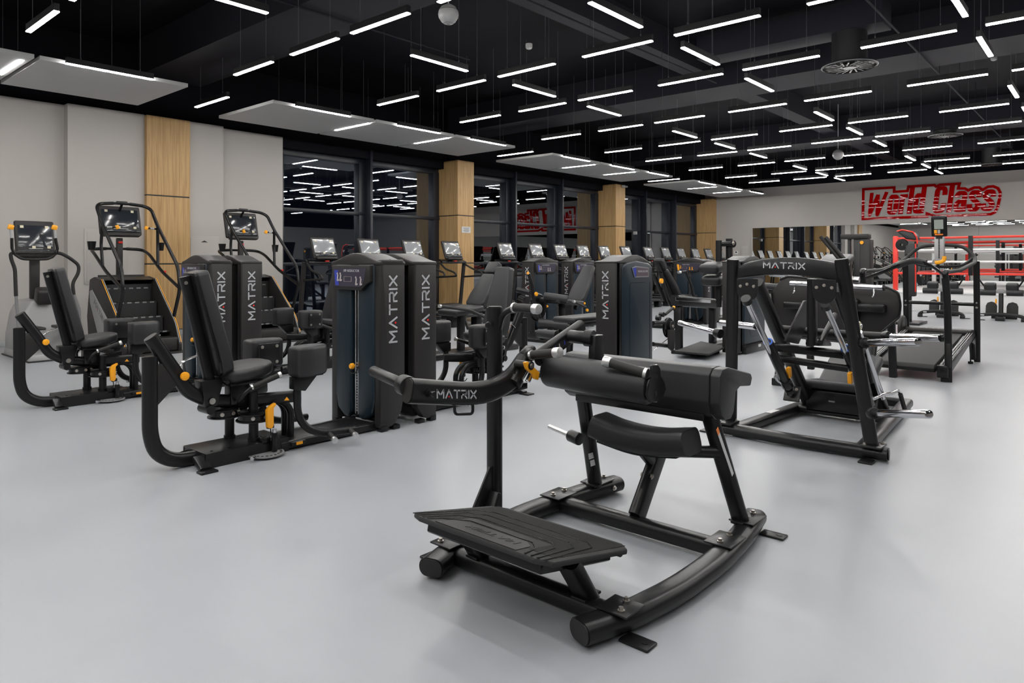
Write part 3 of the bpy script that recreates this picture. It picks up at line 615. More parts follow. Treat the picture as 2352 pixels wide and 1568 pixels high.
    bm = B(); bb(bm, b0.x - .09, b0.x - .03, py - .1, py + .03, tp.z - .045, tp.z - .03) if 0 else None
    q = P(1120, 746, y=py - .03); bm = B(); cyl(bm, q + Vector((.03, .02, 0)), q + Vector((-.02, -.02, 0)), .015, n=14, bev=.003); obj('stop_peg', bm, BLK, ps)
    bm = B(); prism(bm, [(b0.x - .03, py - .02, .10), (b0.x - .17, py - .02, .08), (b0.x - .17, py - .02, .17), (b0.x - .055, py - .02, .34), (b0.x - .03, py - .02, .34)], (0, .012, 0), .003); obj('gusset_plate', bm, BLK, ps)
    bm = B(); box(bm, (b0.x - .08, py - .05, .15), (.03, .06, .16), RY(25), .006); obj('gusset_rib', bm, BLK, ps)
    g0, g1 = P(1182, 706, y=2.26), P(1226, 709, y=2.13)
    bm = B(); tube(bm, [(b0.x, py - .02, tp.z - .12), (b0.x + .0, py - .05, tp.z - .03), g0], .0165, .05, 12); obj('handle_tube', bm, BLK, t); handle(g0, g1)
    # seat saddle
    path = [(3.0, 2.02, .522), (3.0, 1.93, .502), (3.0, 1.84, .492), (3.0, 1.74, .490), (3.0, 1.64, .498), (3.0, 1.52, .520)]
    sp = rr(.185, .118, .042, 5)
    bm = B(); sweep(bm, [(3.0, 2.032, .524), (3.0, 2.028, .523)] + path + [(3.0, 1.512, .521), (3.0, 1.508, .522)], sp, .03, (0, 0, 1), 5, True, lambda f: .84 if f < .001 or f > .999 else 1.); sd = obj('seat_pad', bm, PADM, t, sharp=30)
    bm = B(); sweep(bm, [(3.0, 2.0, .455), (3.0, 1.78, .425), (3.0, 1.56, .455)], rr(.12, .02, .004, 1), .1); obj('seat_base', bm, BLK, t)
    bm = B(); cyl(bm, (3.20, 1.47, .44), (3.04, 1.60, .455), .030, n=16); obj('seat_cross_tube', bm, BLK, t); bm = B(); cyl(bm, (3.20, 2.20, .46), (3.04, 2.02, .50), .026, n=16); obj('seat_cross_tube', bm, BLK, t)
    hz = P(1318, 1003, y=2.29); ht = P(1262, 979, y=2.50); bm = B(); cyl(bm, hz, ht, .0135, n=14); obj('storage_horn', bm, SIL, t)
    d = (ht - hz).normalized(); obj('horn_collar', cyl(B(), hz - d * .05, hz + d * .03, .034, n=18, bev=.003), BLK, t)
    sp1 = bars('seat_post', t, [(3.05, yc, .08), (3.31, yc, .40)], rr(.115, .06, .028, 4), BLK, 0, (0, 1, 0))
    bm = B(); sweep(bm, [(3.24, yc, .29), (3.02, yc, .475)], rr(.06, .05, .022, 4), 0, (0, 1, 0)); obj('seat_strut', bm, BLK, t)
    for dy in (-.022, .022): bolt(sp1, (3.155 , yc + dy, .262), (-.8, 0, .6), .013, .012)
    # foot platform
    fl_, fr_, bl_, br_ = Vector((1.90, 2.185, .335)), Vector((1.90, 1.485, .335)), Vector((2.395, 2.185, .222)), Vector((2.395, 1.485, .222))
    C4 = [P(945, 1180, z=.335), P(1165, 1146, z=.235), P(1455, 1240, z=.215), P(1463, 1248, z=.205), P(1245, 1301, z=.325)]
    ex = (Vector((2.425, 0, .218)) - Vector((1.872, 0, .335))); L = ex.length; ex.normalize(); n = Vector((-ex.z, 0, ex.x)); n = n if n.z > 0 else -n
    O = Vector((1.875, yc, .335)); pt = lambda a, b_, h=0: O + ex * a + Vector((0, b_, 0)) + n * h
    outline = [(0, -.30), (.03, -.365), (L - .06, -.37), (L, -.31), (L, .31), (L - .06, .37), (.03, .365), (0, .30)]
    bm = B(); prism(bm, [pt(a, b_, 0) for a, b_ in outline], n * -.022, .006, 2); pf = obj('foot_plate', bm, RUB, t)
    bm = B(); prism(bm, [pt(a, b_, -.02) for a, b_ in ((.05, -.30), (L - .06, -.30), (L - .06, .30), (.05, .30))], n * -.045, .006, 1); obj('plate_pan', bm, BLK, t)
    bm = B(); prism(bm, [pt(L - .03, -.31, -.01), pt(L + .012, -.30, -.01), pt(L + .03, -.30, -.055), pt(L + .015, -.30, -.06), pt(L - .02, -.30, -.03)], (0, .60, 0), .003, 1); obj('plate_lip', bm, RUB, t)
    bm = B()
    for k in range(46):
        a = .075 + k * (L - .10) / 46; w_ = .34
        bm2 = [pt(a, -w_, .0), pt(a, w_, .0), pt(a + .0045, w_, .0), pt(a + .0045, -w_, .0)]
        if k < 15:
            for s in (-1, 1): prism(bm, [pt(a, s * .215, 0), pt(a, s * w_, 0), pt(a + .0045, s * w_, 0), pt(a + .0045, s * .215, 0)], n * .0022)
        else: prism(bm, bm2, n * .0022)
    obj('tread_ribs', bm, RUB, pf)
    bm = B()
    for o_ in (.0, .035, .07, .105):
        w_ = .225 + o_ * .8; a1 = .16 + o_ * 2.3
        pp = [pt(.0, -w_ - .03, .003), pt(a1 - .06, -w_, .003), pt(a1, -w_ + .06, .003), pt(a1, w_ - .06, .003), pt(a1 - .06, w_, .003), pt(.0, w_ + .03, .003)]
        sweep(bm, pp, rr(.006, .003, .001, 1), 0, n)
    obj('contour_groove', bm, BLS, pf)
    bm = B(); prism(bm, [pt(a, b_, .0005) for a, b_ in ((.004, -.21), (.10, -.20), (.145, -.15), (.145, .15), (.10, .20), (.004, .21))], n * .002, .0); obj('smooth_toe_area', bm, CHA, pf)
    logo(pf, pt(.10, -.15, .003), (0, 1, 0), -1 * ex, .034, LETD, 'embossed_lettering', .001, .42, False)
    for y_ in (1.545, 2.11):
        u = bars('platform_post', t, [(2.21, y_, .07), (2.08, y_, .255)], rr(.062, .10, .026, 4), BLK, 0, (0, 1, 0))
        bm = B(); box(bm, (2.2, y_, .088), (.11, .068, .012), None, .005); obj('weld_foot', bm, BLK, u)
    top()
glute()

# ================================================================ WEIGHT TOWER (local frame: user side faces -x, origin = near lower corner)
def tower(t, Wd=.67, D=.25, Ht=1.36, title='HIP ADDUCTOR', accent=DBL, rear=False, logos=True, front=True, sides=(-1, 1), hump=.07):
    y0, y1 = 0, Wd; ts = .085
    for s, ya, yb in ((-1, 0, ts), (1, Wd - ts, Wd)):
        pr = [(0, .03), (0, Ht - .03), (.02, Ht), (D - .02, Ht), (D, Ht - .03), (D, .30), (D - .035, .14), (D - .10, .05), (D - .14, .03)]
        bm = B(); prism(bm, [(x, ya, z) for x, z in pr], (0, ts, 0), .012, 2); sp = obj('side_panel', bm, CHA, t)
        if logos and s in sides:
            yy = -.0005 if s < 0 else Wd + .0005; hgt = .072; ln = LOGO_W * hgt
            if s < 0: logo(sp, (D / 2 + hgt / 2, yy, Ht - .12 - ln), (0, 0, 1), (-1, 0, 0), hgt)
            else: logo(sp, (D / 2 - hgt / 2, yy, Ht - .12 - ln), (0, 0, 1), (1, 0, 0), hgt)
    for q_ in ((.005, .07, -.004, .06, 0, .05), (.005, .07, Wd - .06, Wd + .004, 0, .05), (D - .12, D - .05, .0, .06, 0, .035), (D - .12, D - .05, Wd - .06, Wd, 0, .035)): obj('foot_block', bb(B(), *q_, .006), BLS, t)
    bm = B(); bb(bm, .05, D - .05, ts - .01, Wd - ts + .01, .06, Ht - .02); obj('inner_frame', bm, BLS, t)
    # front shroud: two rounded halves with a slot between them
    yc = Wd / 2; g = .045
    def half(xf, dx, a, b_, out):
        pts = [(a, Ht - .02), (a, .12), (a + (b_ - a) * .15, .07), (b_ - (b_ - a) * .55, .07), (b_ - (b_ - a) * .15, .13), (b_, .24), (b_, Ht - .02)]
        bm = B(); prism(bm, [(xf, y, z) for y, z in pts], (dx, 0, 0), .02, 3); return bm
    if front:
        bm = B(); prism(bm, [(.03, y, z) for y, z in ((ts, Ht - .02), (ts, .2), (ts + .08, .1), (Wd - ts - .08, .1), (Wd - ts, .2), (Wd - ts, Ht - .02))], (.03, 0, 0), .006); obj('slot_back', bm, LETD, t)
        obj('front_shroud', half(-.012, .06, yc - g, ts - .01, -1), NAV, t); obj('front_shroud', half(-.012, .06, yc + g, Wd - ts + .01, 1), NAV, t)
        bm = B(); cyl(bm, (.02, yc - .018, .1), (.02, yc - .018, Ht - .1), .007, n=10); cyl(bm, (.02, yc + .018, .1), (.02, yc + .018, Ht - .1), .007, n=10); obj('guide_rod', bm, CHR, t)
        st = obj('weight_stack', bb(B(), .025, .12, yc - .033, yc + .033, .10, .56, .002, 1), BLS, t); bm = B()
        for k in range(18): bb(bm, .0235, .026, yc - .006, yc + .012, .12 + k * .023, .134 + k * .023)
        obj('plate_number', bm, GRYM, st)
        bm = B(); lathe(bm, (-.03, yc, .50), [(0, -.02), (.018, -.02), (.024, -.01), (.024, .008), (.015, .02), (0, .02)], 18, rot=RY(90)); obj('selector_pin', bm, YEL, t)
        bm = B(); tube(bm, [(-.02, yc, .49), (-.03, yc + .03, .44), (-.02, yc - .03, .44), (.02, yc - .02, .5)], .004, .02, 6); obj('pin_cord', bm, BLS, t)
        pp = [(.07, Ht - .03), (Wd - .085, Ht - .03), (Wd - .085, Ht - .165), (Wd - .13, Ht - .18), (Wd - .20, Ht - .235), (.10, Ht - .235), (.08, Ht - .21), (.07, Ht - .15)]
        pp = [(Wd - a, b_) for a, b_ in pp]
        bm = B(); prism(bm, [(-.045, y, z) for y, z in pp], (.06, 0, 0), .008, 2); pc = obj('placard', bm, CHA, t)
        bm = B(); prism(bm, [(-.047, y, z) for y, z in ((Wd - .105, Ht - .055), (.13, Ht - .055), (.16, Ht - .165), (.21, Ht - .205), (Wd - .105, Ht - .205))], (.002, 0, 0)); obj('placard_face', bm, DKB, pc)
        yl = Wd - .108
        bm = B(); prism(bm, [(-.0485, y, z) for y, z in ((yl, Ht - .072), (yl - .05, Ht - .072), (yl - .065, Ht - .198), (yl - .02, Ht - .198))], (.001, 0, 0)); obj('placard_stripe', bm, accent, pc)
        for dy in (.045, .085, .30, .36):
            bm = B(); zc = Ht - .135 - (.03 if dy > .2 else 0); cyl(bm, (-.049, yl - dy, zc + .035), (-.0475, yl - dy, zc + .035), .009, n=8); box(bm, (-.0485, yl - dy - .004, zc), (.001, .016, .055), RX(10)); box(bm, (-.0485, yl - dy - .014, zc - .02), (.001, .022, .012), RX(-20)); obj('placard_figure', bm, SKIN if accent is DBL else YEL, pc)
        bm = B(); sweep(bm, [(-.0485, yl - .14, Ht - .125), (-.0485, yl - .24, Ht - .125), (-.0485, yl - .24, Ht - .165), (-.0485, yl - .14, Ht - .165), (-.0485, yl - .14, Ht - .125)], rr(.005, .002, .0005, 1)); obj('placard_counter', bm, SKIN, pc)
        text(pc, title, (-.0475, yl - .13, Ht - .085), (0, -1, 0), (0, 0, 1), .021, LET, 'placard_title')
    else:
        obj('front_shroud', half(0.0, .04, ts - .01, Wd - ts + .01, 1), NAV, t)
    if rear:
        bm = B(); bb(bm, D - .03, D + .012, ts + .005, Wd - ts - .005, .05, Ht - .04, .02, 3); obj('rear_shroud', bm, NAV, t)
        bm = B(); sweep(bm, [(D + .013, ts + .11, Ht - .42), (D + .013, ts + .11, .28), (D + .013, Wd - ts - .06, .16)], rr(.003, .002, .0005, 1), .1); obj('shroud_crease', bm, BLS, t)
    # arched cap
    prf = [(-.002, Ht - .035)] + [(-.002 + (Wd + .004) * k / 16, Ht + hump * (.5 - .5 * math.cos(2 * math.pi * k / 16)) ** .8) for k in range(17)] + [(Wd + .002, Ht - .035)]
    bm = B(); prism(bm, [(.0 - .006, y, z) for y, z in prf], (D + .012, 0, 0), .012, 2); cp = obj('top_cap', bm, CHA, t)
    bm = B(); bb(bm, .012, D - .012, -.003, .075, Ht - .03, Ht + .016, .014, 3); obj('side_cap', bm, CHA, cp)
    bm = B(); cyl(bm, (D / 2, .04, Ht + .012), (D / 2, .04, Ht + .018), .009, n=10); obj('cap_screw', bm, BLS, cp)

def adductor(label, group, outer=False):
    t = thing('hip_machine', label, 'exercise machine', (3.0, 4.68, 0), group)
    yc = 4.68
    W.xf = Matrix.Translation((3.485, 4.43, 0)); tower(t); W.xf = Matrix.Identity(4)
    # base
    bm = B(); bb(bm, 2.12, 2.72, 4.51, 4.85, .088, .098, .003); bb(bm, 2.12, 2.72, 4.51, 4.518, .0, .09); bb(bm, 2.12, 2.72, 4.842, 4.85, 0, .09); bb(bm, 2.12, 2.128, 4.53, 4.83, .01, .09); obj('base_channel', bm, BLK, t)
    for x in (2.18, 2.3, 2.62): bolt(t, (x, 4.56, .098), (0, 0, 1), .009, .004, BLS)
    bm = B(); bb(bm, 2.72, 3.50, 4.53, 4.83, .05, .062, .004); obj('base_cover', bm, BLK, t)
    bars('base_rail', t, [(2.66, 4.53, .04), (3.52, 4.53, .04)], rr(.05, .06, .015), BLK); bars('base_rail', t, [(2.66, 4.83, .04), (3.52, 4.83, .04)], rr(.05, .06, .015), BLK)
    bm = B(); prism(bm, [(2.06, 4.40, 0), (2.17, 4.40, 0), (2.14, 4.53, .07), (2.09, 4.53, .07)], (0, -.0, .012), .002) if 0 else prism(bm, [(2.04, 4.40, 0), (2.15, 4.40, 0), (2.15, 4.40, .014), (2.135, 4.52, .07), (2.085, 4.52, .07), (2.04, 4.40, .014)][:3] + [(2.04, 4.40, .014)], (0, .08, 0), .003); sweep(bm, [(2.095, 4.46, .01), (2.11, 4.60, .06)], rr(.075, .04, .01)); obj('floor_foot', bm, BLK, t)
    bm = B(); box(bm, (2.10, 4.95, .007), (.1, .12, .014), None, .004); sweep(bm, [(2.10, 4.92, .01), (2.11, 4.78, .06)], rr(.075, .04, .01)); obj('floor_foot', bm, BLK, t)
    # upright U tube behind the seat
    u = bars('rear_tube', t, [(1.835, yc, .752), (1.835, yc, .26), (1.87, yc, .13), (1.98, yc, .055), (2.16, yc, .045)], rr(.095, .075, .035, 4), BLK, .12, (0, 1, 0))
    bm = B(); cyl(bm, (1.835, yc, .752), (1.835, yc, .756), .036, n=8); obj('end_cap', bm, CHA, u)
    W.xf = Matrix.Translation((-.06, 0, 0))
    bm = B(); prism(bm, [(1.90, yc - .02, .62), (1.90, yc - .02, .68), (2.00, yc - .02, .72), (2.09, yc - .02, .56), (2.05, yc - .02, .545), (1.90, yc - .02, .40)], (0, .04, 0), .006); obj('web_plate', bm, CHA, t)
    a = bars('seat_beam', t, [(1.90, yc, .875), (2.075, yc, .60), (2.13, yc, .50), (2.26, yc, .42), (2.52, yc, .372), (2.62, yc, .365)], rr(.09, .07, .032, 4), BLK, .10, (0, 1, 0))
    d = (Vector((1.90, yc, .875)) - Vector((2.075, yc, .60))).normalized(); e = Vector((1.90, yc, .875)); bm = B(); sweep(bm, [e, e + d * .006], rr(.085, .066, .03, 4), 0, (0, 1, 0)); obj('end_cap', bm, CHA, a)
    # yellow adjuster knob + chrome arc
    bm = B(); k = Vector((2.085, yc - .06, .612)); cyl(bm, k + Vector((0, .03, 0)), k, .012, n=12); cyl(bm, k + Vector((.0, .0, 0)), k + Vector((0, -.025, 0)), .028, n=24, bev=.005); obj('adjuster_knob', bm, YEL, t)
    bm = B(); sweep(bm, [(2.07, yc + .02, .66), (2.12, yc + .02, .70), (2.24, yc + .02, .735)], rr(.006, .045, .002, 1), .1, (0, 1, 0)); 
    obj('adjuster_arc', bm, CHR, t)
    bm = B(); box(bm, (2.255, yc - .0, .70), (.02, .03, .16), RY(-14), .003); obj('arc_bracket', bm, CHR, t)
    # backrest
    d = Vector((2.275 - 2.105, 0, .535 - 1.262)); 
    bk = bars('back_frame', t, [(2.115, yc, 1.262), (2.285, yc, .535)], rr(.07, .055, .018, 3), BLK, 0, (0, 1, 0))
    bm = B(); cyl(bm, (2.11, yc - .036, 1.22), (2.11, yc - .03, 1.22), .012, n=12); obj('bolt', bm, NIK, t)
    ax = d.normalized(); nr = Vector((-ax.z, 0, ax.x)); nr = nr if nr.x > 0 else -nr
    def bp(s, w_, h): return Vector((2.13, yc, 1.262)) + ax * s + Vector((0, w_, 0)) + nr * h
    ol = [(-.02, .085), (.0, .10), (.50, .15), (.60, .155), (.675, .14), (.70, .11)]
    pts = [bp(s, w_, .03) for s, w_ in ol] + [bp(s, -w_, .03) for s, w_ in ol[::-1]]
    bm = B(); prism(bm, pts, nr * .08, .028, 4); p_ = obj('back_pad', bm, PADM, t)
    bm = B(); prism(bm, [bp(s, w_ * .9, .012) for s, w_ in ol] + [bp(s, -w_ * .9, .012) for s, w_ in ol[::-1]], nr * .03, .004); obj('pad_backing', bm, BLS, t)
    bm = B(); cyl(bm, (2.26, yc - .07, .36), (2.26, yc + .07, .36), .03, n=18); prism(bm, [(2.23, yc - .055, .38), (2.31, yc - .055, .38), (2.36, yc - .055, .56), (2.20, yc - .055, .56)], (0, .11, 0), .004); obj('back_bracket', bm, BLK, t); bolt(t, (2.27, yc - .07, .42), (0, -1, 0), .017, .006)
    # seat
    W.xf = Matrix.Translation((-.09, 0, -.035))
    ol = [(2.37, .10), (2.40, .17), (2.50, .205), (2.62, .20), (2.70, .15), (2.735, .07)]
    bm = B(); prism(bm, [(x, yc + y, .565 + (x - 2.37) * .12) for x, y in ol] + [(x, yc - y, .565 + (x - 2.37) * .12) for x, y in ol[::-1]], (0, 0, .085), .032, 4); obj('seat_pad', bm, PADM, t)
    bm = B(); bb(bm, 2.40, 2.64, yc - .12, yc + .12, .545, .57, .004); bb(bm, 2.44, 2.58, yc - .05, yc + .05, .40, .55, .01); cyl(bm, (2.40, yc - .09, .58), (2.37, yc - .14, .58), .013, n=12); obj('seat_bracket', bm, BLS, t)
    for s in (-1, 1):
        g0, g1 = Vector((2.50, yc + s * .22, .54)), Vector((2.68, yc + s * .25, .60))
        bm = B(); tube(bm, [(2.48, yc + s * .08, .42), (2.44, yc + s * .16, .44), (2.45, yc + s * .21, .50), g0], .014, .05, 10); obj('handle_tube', bm, BLK, t)
        g = obj('handle_grip', cyl(B(), g0, g1, .0185, n=16), GRP, t); dd = (g1 - g0).normalized(); obj('grip_collar', cyl(B(), g0 - dd * .006, g0 + dd * .006, .021, n=16), SIL, g); obj('grip_end_cap', cyl(B(), g1, g1 + dd * .024, .0215, n=16, bev=.003), SIL, g)
    W.xf = Matrix.Translation((-.07, 0, 0))
    # pivot columns, pulleys and base discs
    for x, y, z0, z1 in ((2.50, yc + .13, .02, .52), (2.575, yc - .07, .02, .44)):
        bm = B(); cyl(bm, (x, y, z0), (x, y, z1), .033, n=20); cyl(bm, (x, y, z0), (x, y, z0 + .10), .04, n=20); obj('pivot_column', bm, BLK, t)
    for k, (x, y, z, r) in enumerate(((2.40, yc + .02, .315, .105), (2.575, yc - .07, .275, .12), (2.575, yc + .17, .30, .11))):
        bm = B(); lathe(bm, (x, y, z), [(.02, -.032), (r, -.032), (r, -.024), (r - .015, -.018), (r - .015, .012), (r, .018), (r, .026), (r - .03, .032), (.02, .032)], 36); pu = obj('cam_pulley', bm, BLS, t)
        for an in (-1.3, -2.1, -.4): bolt(pu, (x + (r - .012) * math.cos(an), y + (r - .012) * math.sin(an), z), (math.cos(an), math.sin(an), 0), .011, .014)
    bm = B(); lathe(bm, (2.61, yc - .17, .02), [(0, -.004), (.125, -.004), (.125, .006), (0, .006)], 36); rd = obj('range_disc', bm, GRYM, t)
    bm = B()
    for k in range(12):
        an = -math.pi + k * math.pi / 11; cyl(bm, (2.61 + .105 * math.cos(an), yc - .17 + .105 * math.sin(an), .026), (2.61 + .105 * math.cos(an), yc - .17 + .105 * math.sin(an), .028), .009, n=10)
    obj('range_hole', bm, LETD, rd)
    bm = B(); cyl(bm, (2.66, yc - .20, .03), (2.66, yc - .20, .16), .021, n=16, bev=.003); obj('spring_plunger', bm, BLS, t); bm = B(); cyl(bm, (2.66, yc - .20, .16), (2.66, yc - .20, .185), .014, n=14); cyl(bm, (2.49, yc - .24, .03), (2.46, yc - .26, .03), .013, n=12); obj('plunger_tip', bm, CHR, t)
    bm = B(); box(bm, (2.62, yc - .14, .10), (.07, .06, .05), None, .008); box(bm, (2.64, yc - .18, .205), (.05, .03, .03), None, .006); obj('plunger_bracket', bm, BLS, t)
    bm = B(); box(bm, (2.86, yc - .17, .045), (.12, .05, .03), None, .008); obj('shock_mount', bm, BLK, t)
    bm = B(); box(bm, (2.86, yc - .2, .048), (.05, .004, .02)); obj('warning_tag', bm, YEL, t)
    W.xf = Matrix.Translation((-.06, 0, 0))
    # arch tube from beam to rail
    for dy in (-.03, .05): bars('arch_tube', t, [(2.60, yc + dy, .345), (2.80, yc + dy, .345), (2.88, yc + dy, .27), (2.88, yc + dy, .05)], rr(.05, .05, .022, 3), BLK, .10, (0, 1, 0))
    # left and right thigh arms
    for s in (-1, 1):
        y = yc + s * .17; yo = yc + s * .30
        bars('thigh_arm', t, [(2.58, yc + s * .07, .385), (2.83, yo - s * .05, .40)], rr(.045, .085, .02, 3), BLK, 0)
        bars('foot_arm', t, [(2.80, yo - s * .05, .46), (2.80, yo - s * .05, .27), (2.86, yo - s * .03, .16), (2.98, yo, .11), (3.24, yo + s * .02, .095)], rr(.055, .045, .02, 3), BLK, .10, (0, 1, 0))
        for xx in (3.02, 3.20):
            a0, a1 = Vector((xx, yo + s * .02, .10)), Vector((xx - .03, yo + s * .12, .085)); fp = obj('foot_peg', cyl(B(), a0, a1, .02, n=16), GRP, t); dd = (a1 - a0).normalized(); obj('peg_end_cap', cyl(B(), a1, a1 + dd * .03, .023, n=16, bev=.003), SIL, fp)
        bm = B(); prism(bm, [(2.74, yo - s * .06, .46), (2.83, yo - s * .06, .44), (2.93, yo - s * .06, .545), (2.74, yo - s * .06, .545)], (0, s * .07, 0), .004); bb(bm, 2.75, 2.95, yo - .05, yo + .05, .545, .555, .003); obj('pad_bracket', bm, BLK, t)
        ol = [(-.10, -.06), (-.10, .08), (-.02, .085), (.09, .05), (.125, .0), (.10, -.07), (.02, -.085)]
        bm = B(); prism(bm, [(2.85 + a_ * 1.28, yo + s * b_ * 1.1 + s * .01, .55) for a_, b_ in ol], (0, 0, .215), .026, 3); tp = obj('thigh_pad', bm, PADM, t)
        bm = B(); po_ = -s if not outer else s; box(bm, (2.84, yo + po_ * .10, .655), (.17, .012, .17), None, .004); bpl = obj('pad_plate', bm, BLK, t)
        for dx in (-.06, .06):
            for dz in (-.06, .06): bolt(bpl, (2.84 + dx, yo + po_ * .106, .655 + dz), (0, po_, 0), .01, .006)
    W.xf = Matrix.Translation((-.10, 0, 0))
    # yellow range lever with cable
    ly = yc - .24
    pl = [(2.635, .355), (2.68, .375), (2.685, .36), (2.665, .34), (2.665, .22), (2.65, .20), (2.62, .21), (2.615, .33)]
    bm = B(); prism(bm, [(x, ly, z) for x, z in pl], (0, .035, 0), .005, 2); obj('range_lever', bm, YEL, t)
    bm = B(); tube(bm, [(2.64, ly + .015, .24), (2.65, ly + .01, .15), (2.60, ly + .02, .13), (2.58, ly + .03, .16)], .0045, .03, 8); obj('lever_cable', bm, BLS, t)
    bm = B(); prism(bm, [(2.75, yc - .226, .380), (2.78, yc - .247, .380), (2.765, yc - .237, .404)], (-.002, -.003, 0)); obj('warning_triangle', bm, YEL, t)
    top(); return t
m1 = adductor('black hip adductor machine with upright seat, in front on the left', 'hip machines in facing pairs')
m2 = adductor('x', 'hip machines in facing pairs', True); m2.location = (4.57, 4.85, 0); m2.rotation_euler = (0, 0, math.pi); m2['label'] = 'hip machine behind the glute trainer post, its seat facing the viewer\'s left'
dup(m1, (3.0 - .0, 7.58, 0), 0, 'hip machine at the far left in front of the elliptical trainer')
dup(m2, (4.57, 7.75, 0), math.pi, 'hip machine between the left weight towers and the front tower, seat mostly hidden')
# ================================================================ PLATE-LOADED LEG PRESS (right)
def horn(t, a, b_, r=.0245, hub=True, m=CHR, nm='weight_horn'):
    a, b_ = Vector(a), Vector(b_); d = (b_ - a).normalized(); h = obj(nm, cyl(B(), a, b_, r, n=20, bev=.003), m, t); hub_r = .037
    if hub: obj('horn_collar', cyl(B(), a - d * .045, a + d * .01, hub_r, n=22, bev=.004), BLK, h)
    return h
def legpress():
    t = thing('leg_press', 'black plate-loaded leg press with a lettered arched top beam, right of centre', 'exercise machine', (5.9, 1.82, 0))
    r = bars('front_bar', t, [(5.24, 2.42, .052), (5.21, 1.82, .052), (5.24, 1.19, .052)], rr(.115, .085, .04, 4), BLK, .1)
    obj('end_cap', cyl(B(), (5.24, 1.19, .052), (5.241, 1.184, .052), .038, n=16), CHA, r)
    bars('side_rail', t, [(5.27, 2.27, .05), (7.2, 2.13, .05)], rr(.105, .08, .03, 4)); bars('side_rail', t, [(5.27, 1.36, .05), (7.28, 1.50, .05)], rr(.105, .08, .03, 4))
    bars('rear_bar', t, [(6.35, 2.18, .06), (6.35, 1.44, .06)], rr(.08, .06, .02, 4)); bars('rear_bar', t, [(7.2, 2.14, .05), (7.25, 1.50, .05)], rr(.09, .08, .03, 4))
    for y in (2.33, 1.28):
        bm = B(); box(bm, (5.24, y, .10), (.17, .13, .02), None, .01); obj('joint_plate', bm, BLK, t)
        for dx, dy in ((-.055, .045), (.055, -.045), (.02, .05)): bolt(t, (5.24 + dx, y + dy, .11), (0, 0, 1), .012, .014)
    for x, y in ((5.14, 1.30), (5.24, 2.5), (7.05, 1.42)):
        bm = B(); box(bm, (x, y, .007), (.11, .09, .014), None, .005); obj('floor_tab', bm, BLK, t)
    UL0, UL1, UR0, UR1 = Vector((5.30, 2.33, .10)), Vector((5.10, 2.225, 1.372)), Vector((5.22, 1.29, .10)), Vector((5.05, 1.435, 1.372))
    for a, b_ in ((UL0, UL1), (UR0, UR1)):
        u = bars('upright', t, [a, b_], rr(.062, .092, .028, 4), BLK, 0, (0, 1, 0)); d = (b_ - a).normalized(); bm = B(); sweep(bm, [b_, b_ + d * .006], rr(.056, .086, .026, 4), 0, (0, 1, 0)); obj('end_cap', bm, CHA, u)
    for u_, v_ in ((1949, 608), (1948, 633), (1951, 668)):
        q = P(u_, v_, y=1.40); bolt(t, (UR0.lerp(UR1, (q.z - .1) / 1.272).x, 1.395, q.z), (0, -1, 0), .012, .01)
    xq = 5.045
    q = lambda u, v: P(u, v, x=xq)
    tp = [q(*p) for p in ((1694, 612), (1716, 602), (1750, 595), (1790, 591), (1830, 591), (1870, 595), (1924, 604))]; bt = [q(*p) for p in ((1926, 651), (1890, 640), (1850, 634), (1800, 631), (1760, 631), (1720, 636), (1692, 640))]
    bm = B(); prism(bm, tp + bt, (.065, 0, 0), .014, 3); ab = obj('arched_beam', bm, BLK, t)
    a, b_ = P(1754, 614, x=xq - .001), P(1848, 618, x=xq - .001); logo(ab, a, b_ - a, (0, 0, 1), (b_ - a).length / LOGO_W)
    # thick rear guide tubes
    for y, (u0, v0), (u1, v1) in ((2.10, (1737, 648), (1868, 950)), (1.56, (1925, 660), (2035, 960))):
        a, b_ = P(u0, v0, y=y), P(u1, v1, y=y); k = (.06 - b_.z) / (a.z - b_.z); b_ = b_.lerp(a, k); bars('guide_tube', t, [a, b_], rr(.085, .10, .03, 4), BLK, 0, (0, 1, 0))
    # chrome slide rods with black sleeves
    for s, y, (u0, v0), (u1, v1), (u2, v2), (ub, vb) in ((0, 2.03, (1714, 688), (1764, 785), (1806, 880), (1716, 668)), (1, 1.60, (1896, 700), (1942, 800), (1985, 905), (1893, 672))):
        a, b_, c = P(u0, v0, y=y), P(u1, v1, y=y), P(u2, v2, y=y); d = (c - b_).normalized()
        obj('slide_rod', cyl(B(), a, c + d * .10, .0215, n=20), CHR, t)
        sl = obj('slide_sleeve', cyl(B(), b_, c, .038, n=22, bev=.004), BLK, t)
        bm = B(); lathe(bm, b_, [(.024, -.004), (.030, -.006), (.036, -.003), (.036, .0)], 24, rot=d.to_track_quat('Z', 'Y').to_matrix()); obj('seal_ring', bm, BLU, sl)
        bm = B(); cyl(bm, c - d * .05, c + d * .04, .044, n=18, bev=.004); cyl(bm, c + d * .07, c + d * .13, .036, n=18, bev=.004); obj('shock_stop', bm, BLS, t)
        obj('rod_collar', cyl(B(), a - d * .015, a + d * .03, .036, n=18), BLS, t)
        e = P(ub, vb, x=5.0); rr_ = .077
        pts = [e + Vector((0, -rr_, .09)), e + Vector((0, rr_, .09))] + [e + Vector((0, rr_ * math.cos(a_), -.0 + rr_ * math.sin(a_))) for a_ in [-.1 - k * (math.pi - .2) / 12 for k in range(13)]]
        bm = B(); prism(bm, pts, (.014, 0, 0), .002, 1); bk = obj('rod_bracket', bm, BLK, t)
        for dx, dz in ((-.05, .035), (0, .05), (.05, .035)): bolt(bk, e + Vector((-.001, dx, dz)), (-1, 0, 0), .009, .01)
        bm = B(); box(bm, c + d * .15 + Vector((.03, 0, 0)), (.02, .13, .13), RY(28), .006); lb = obj('rod_bracket', bm, BLK, t)
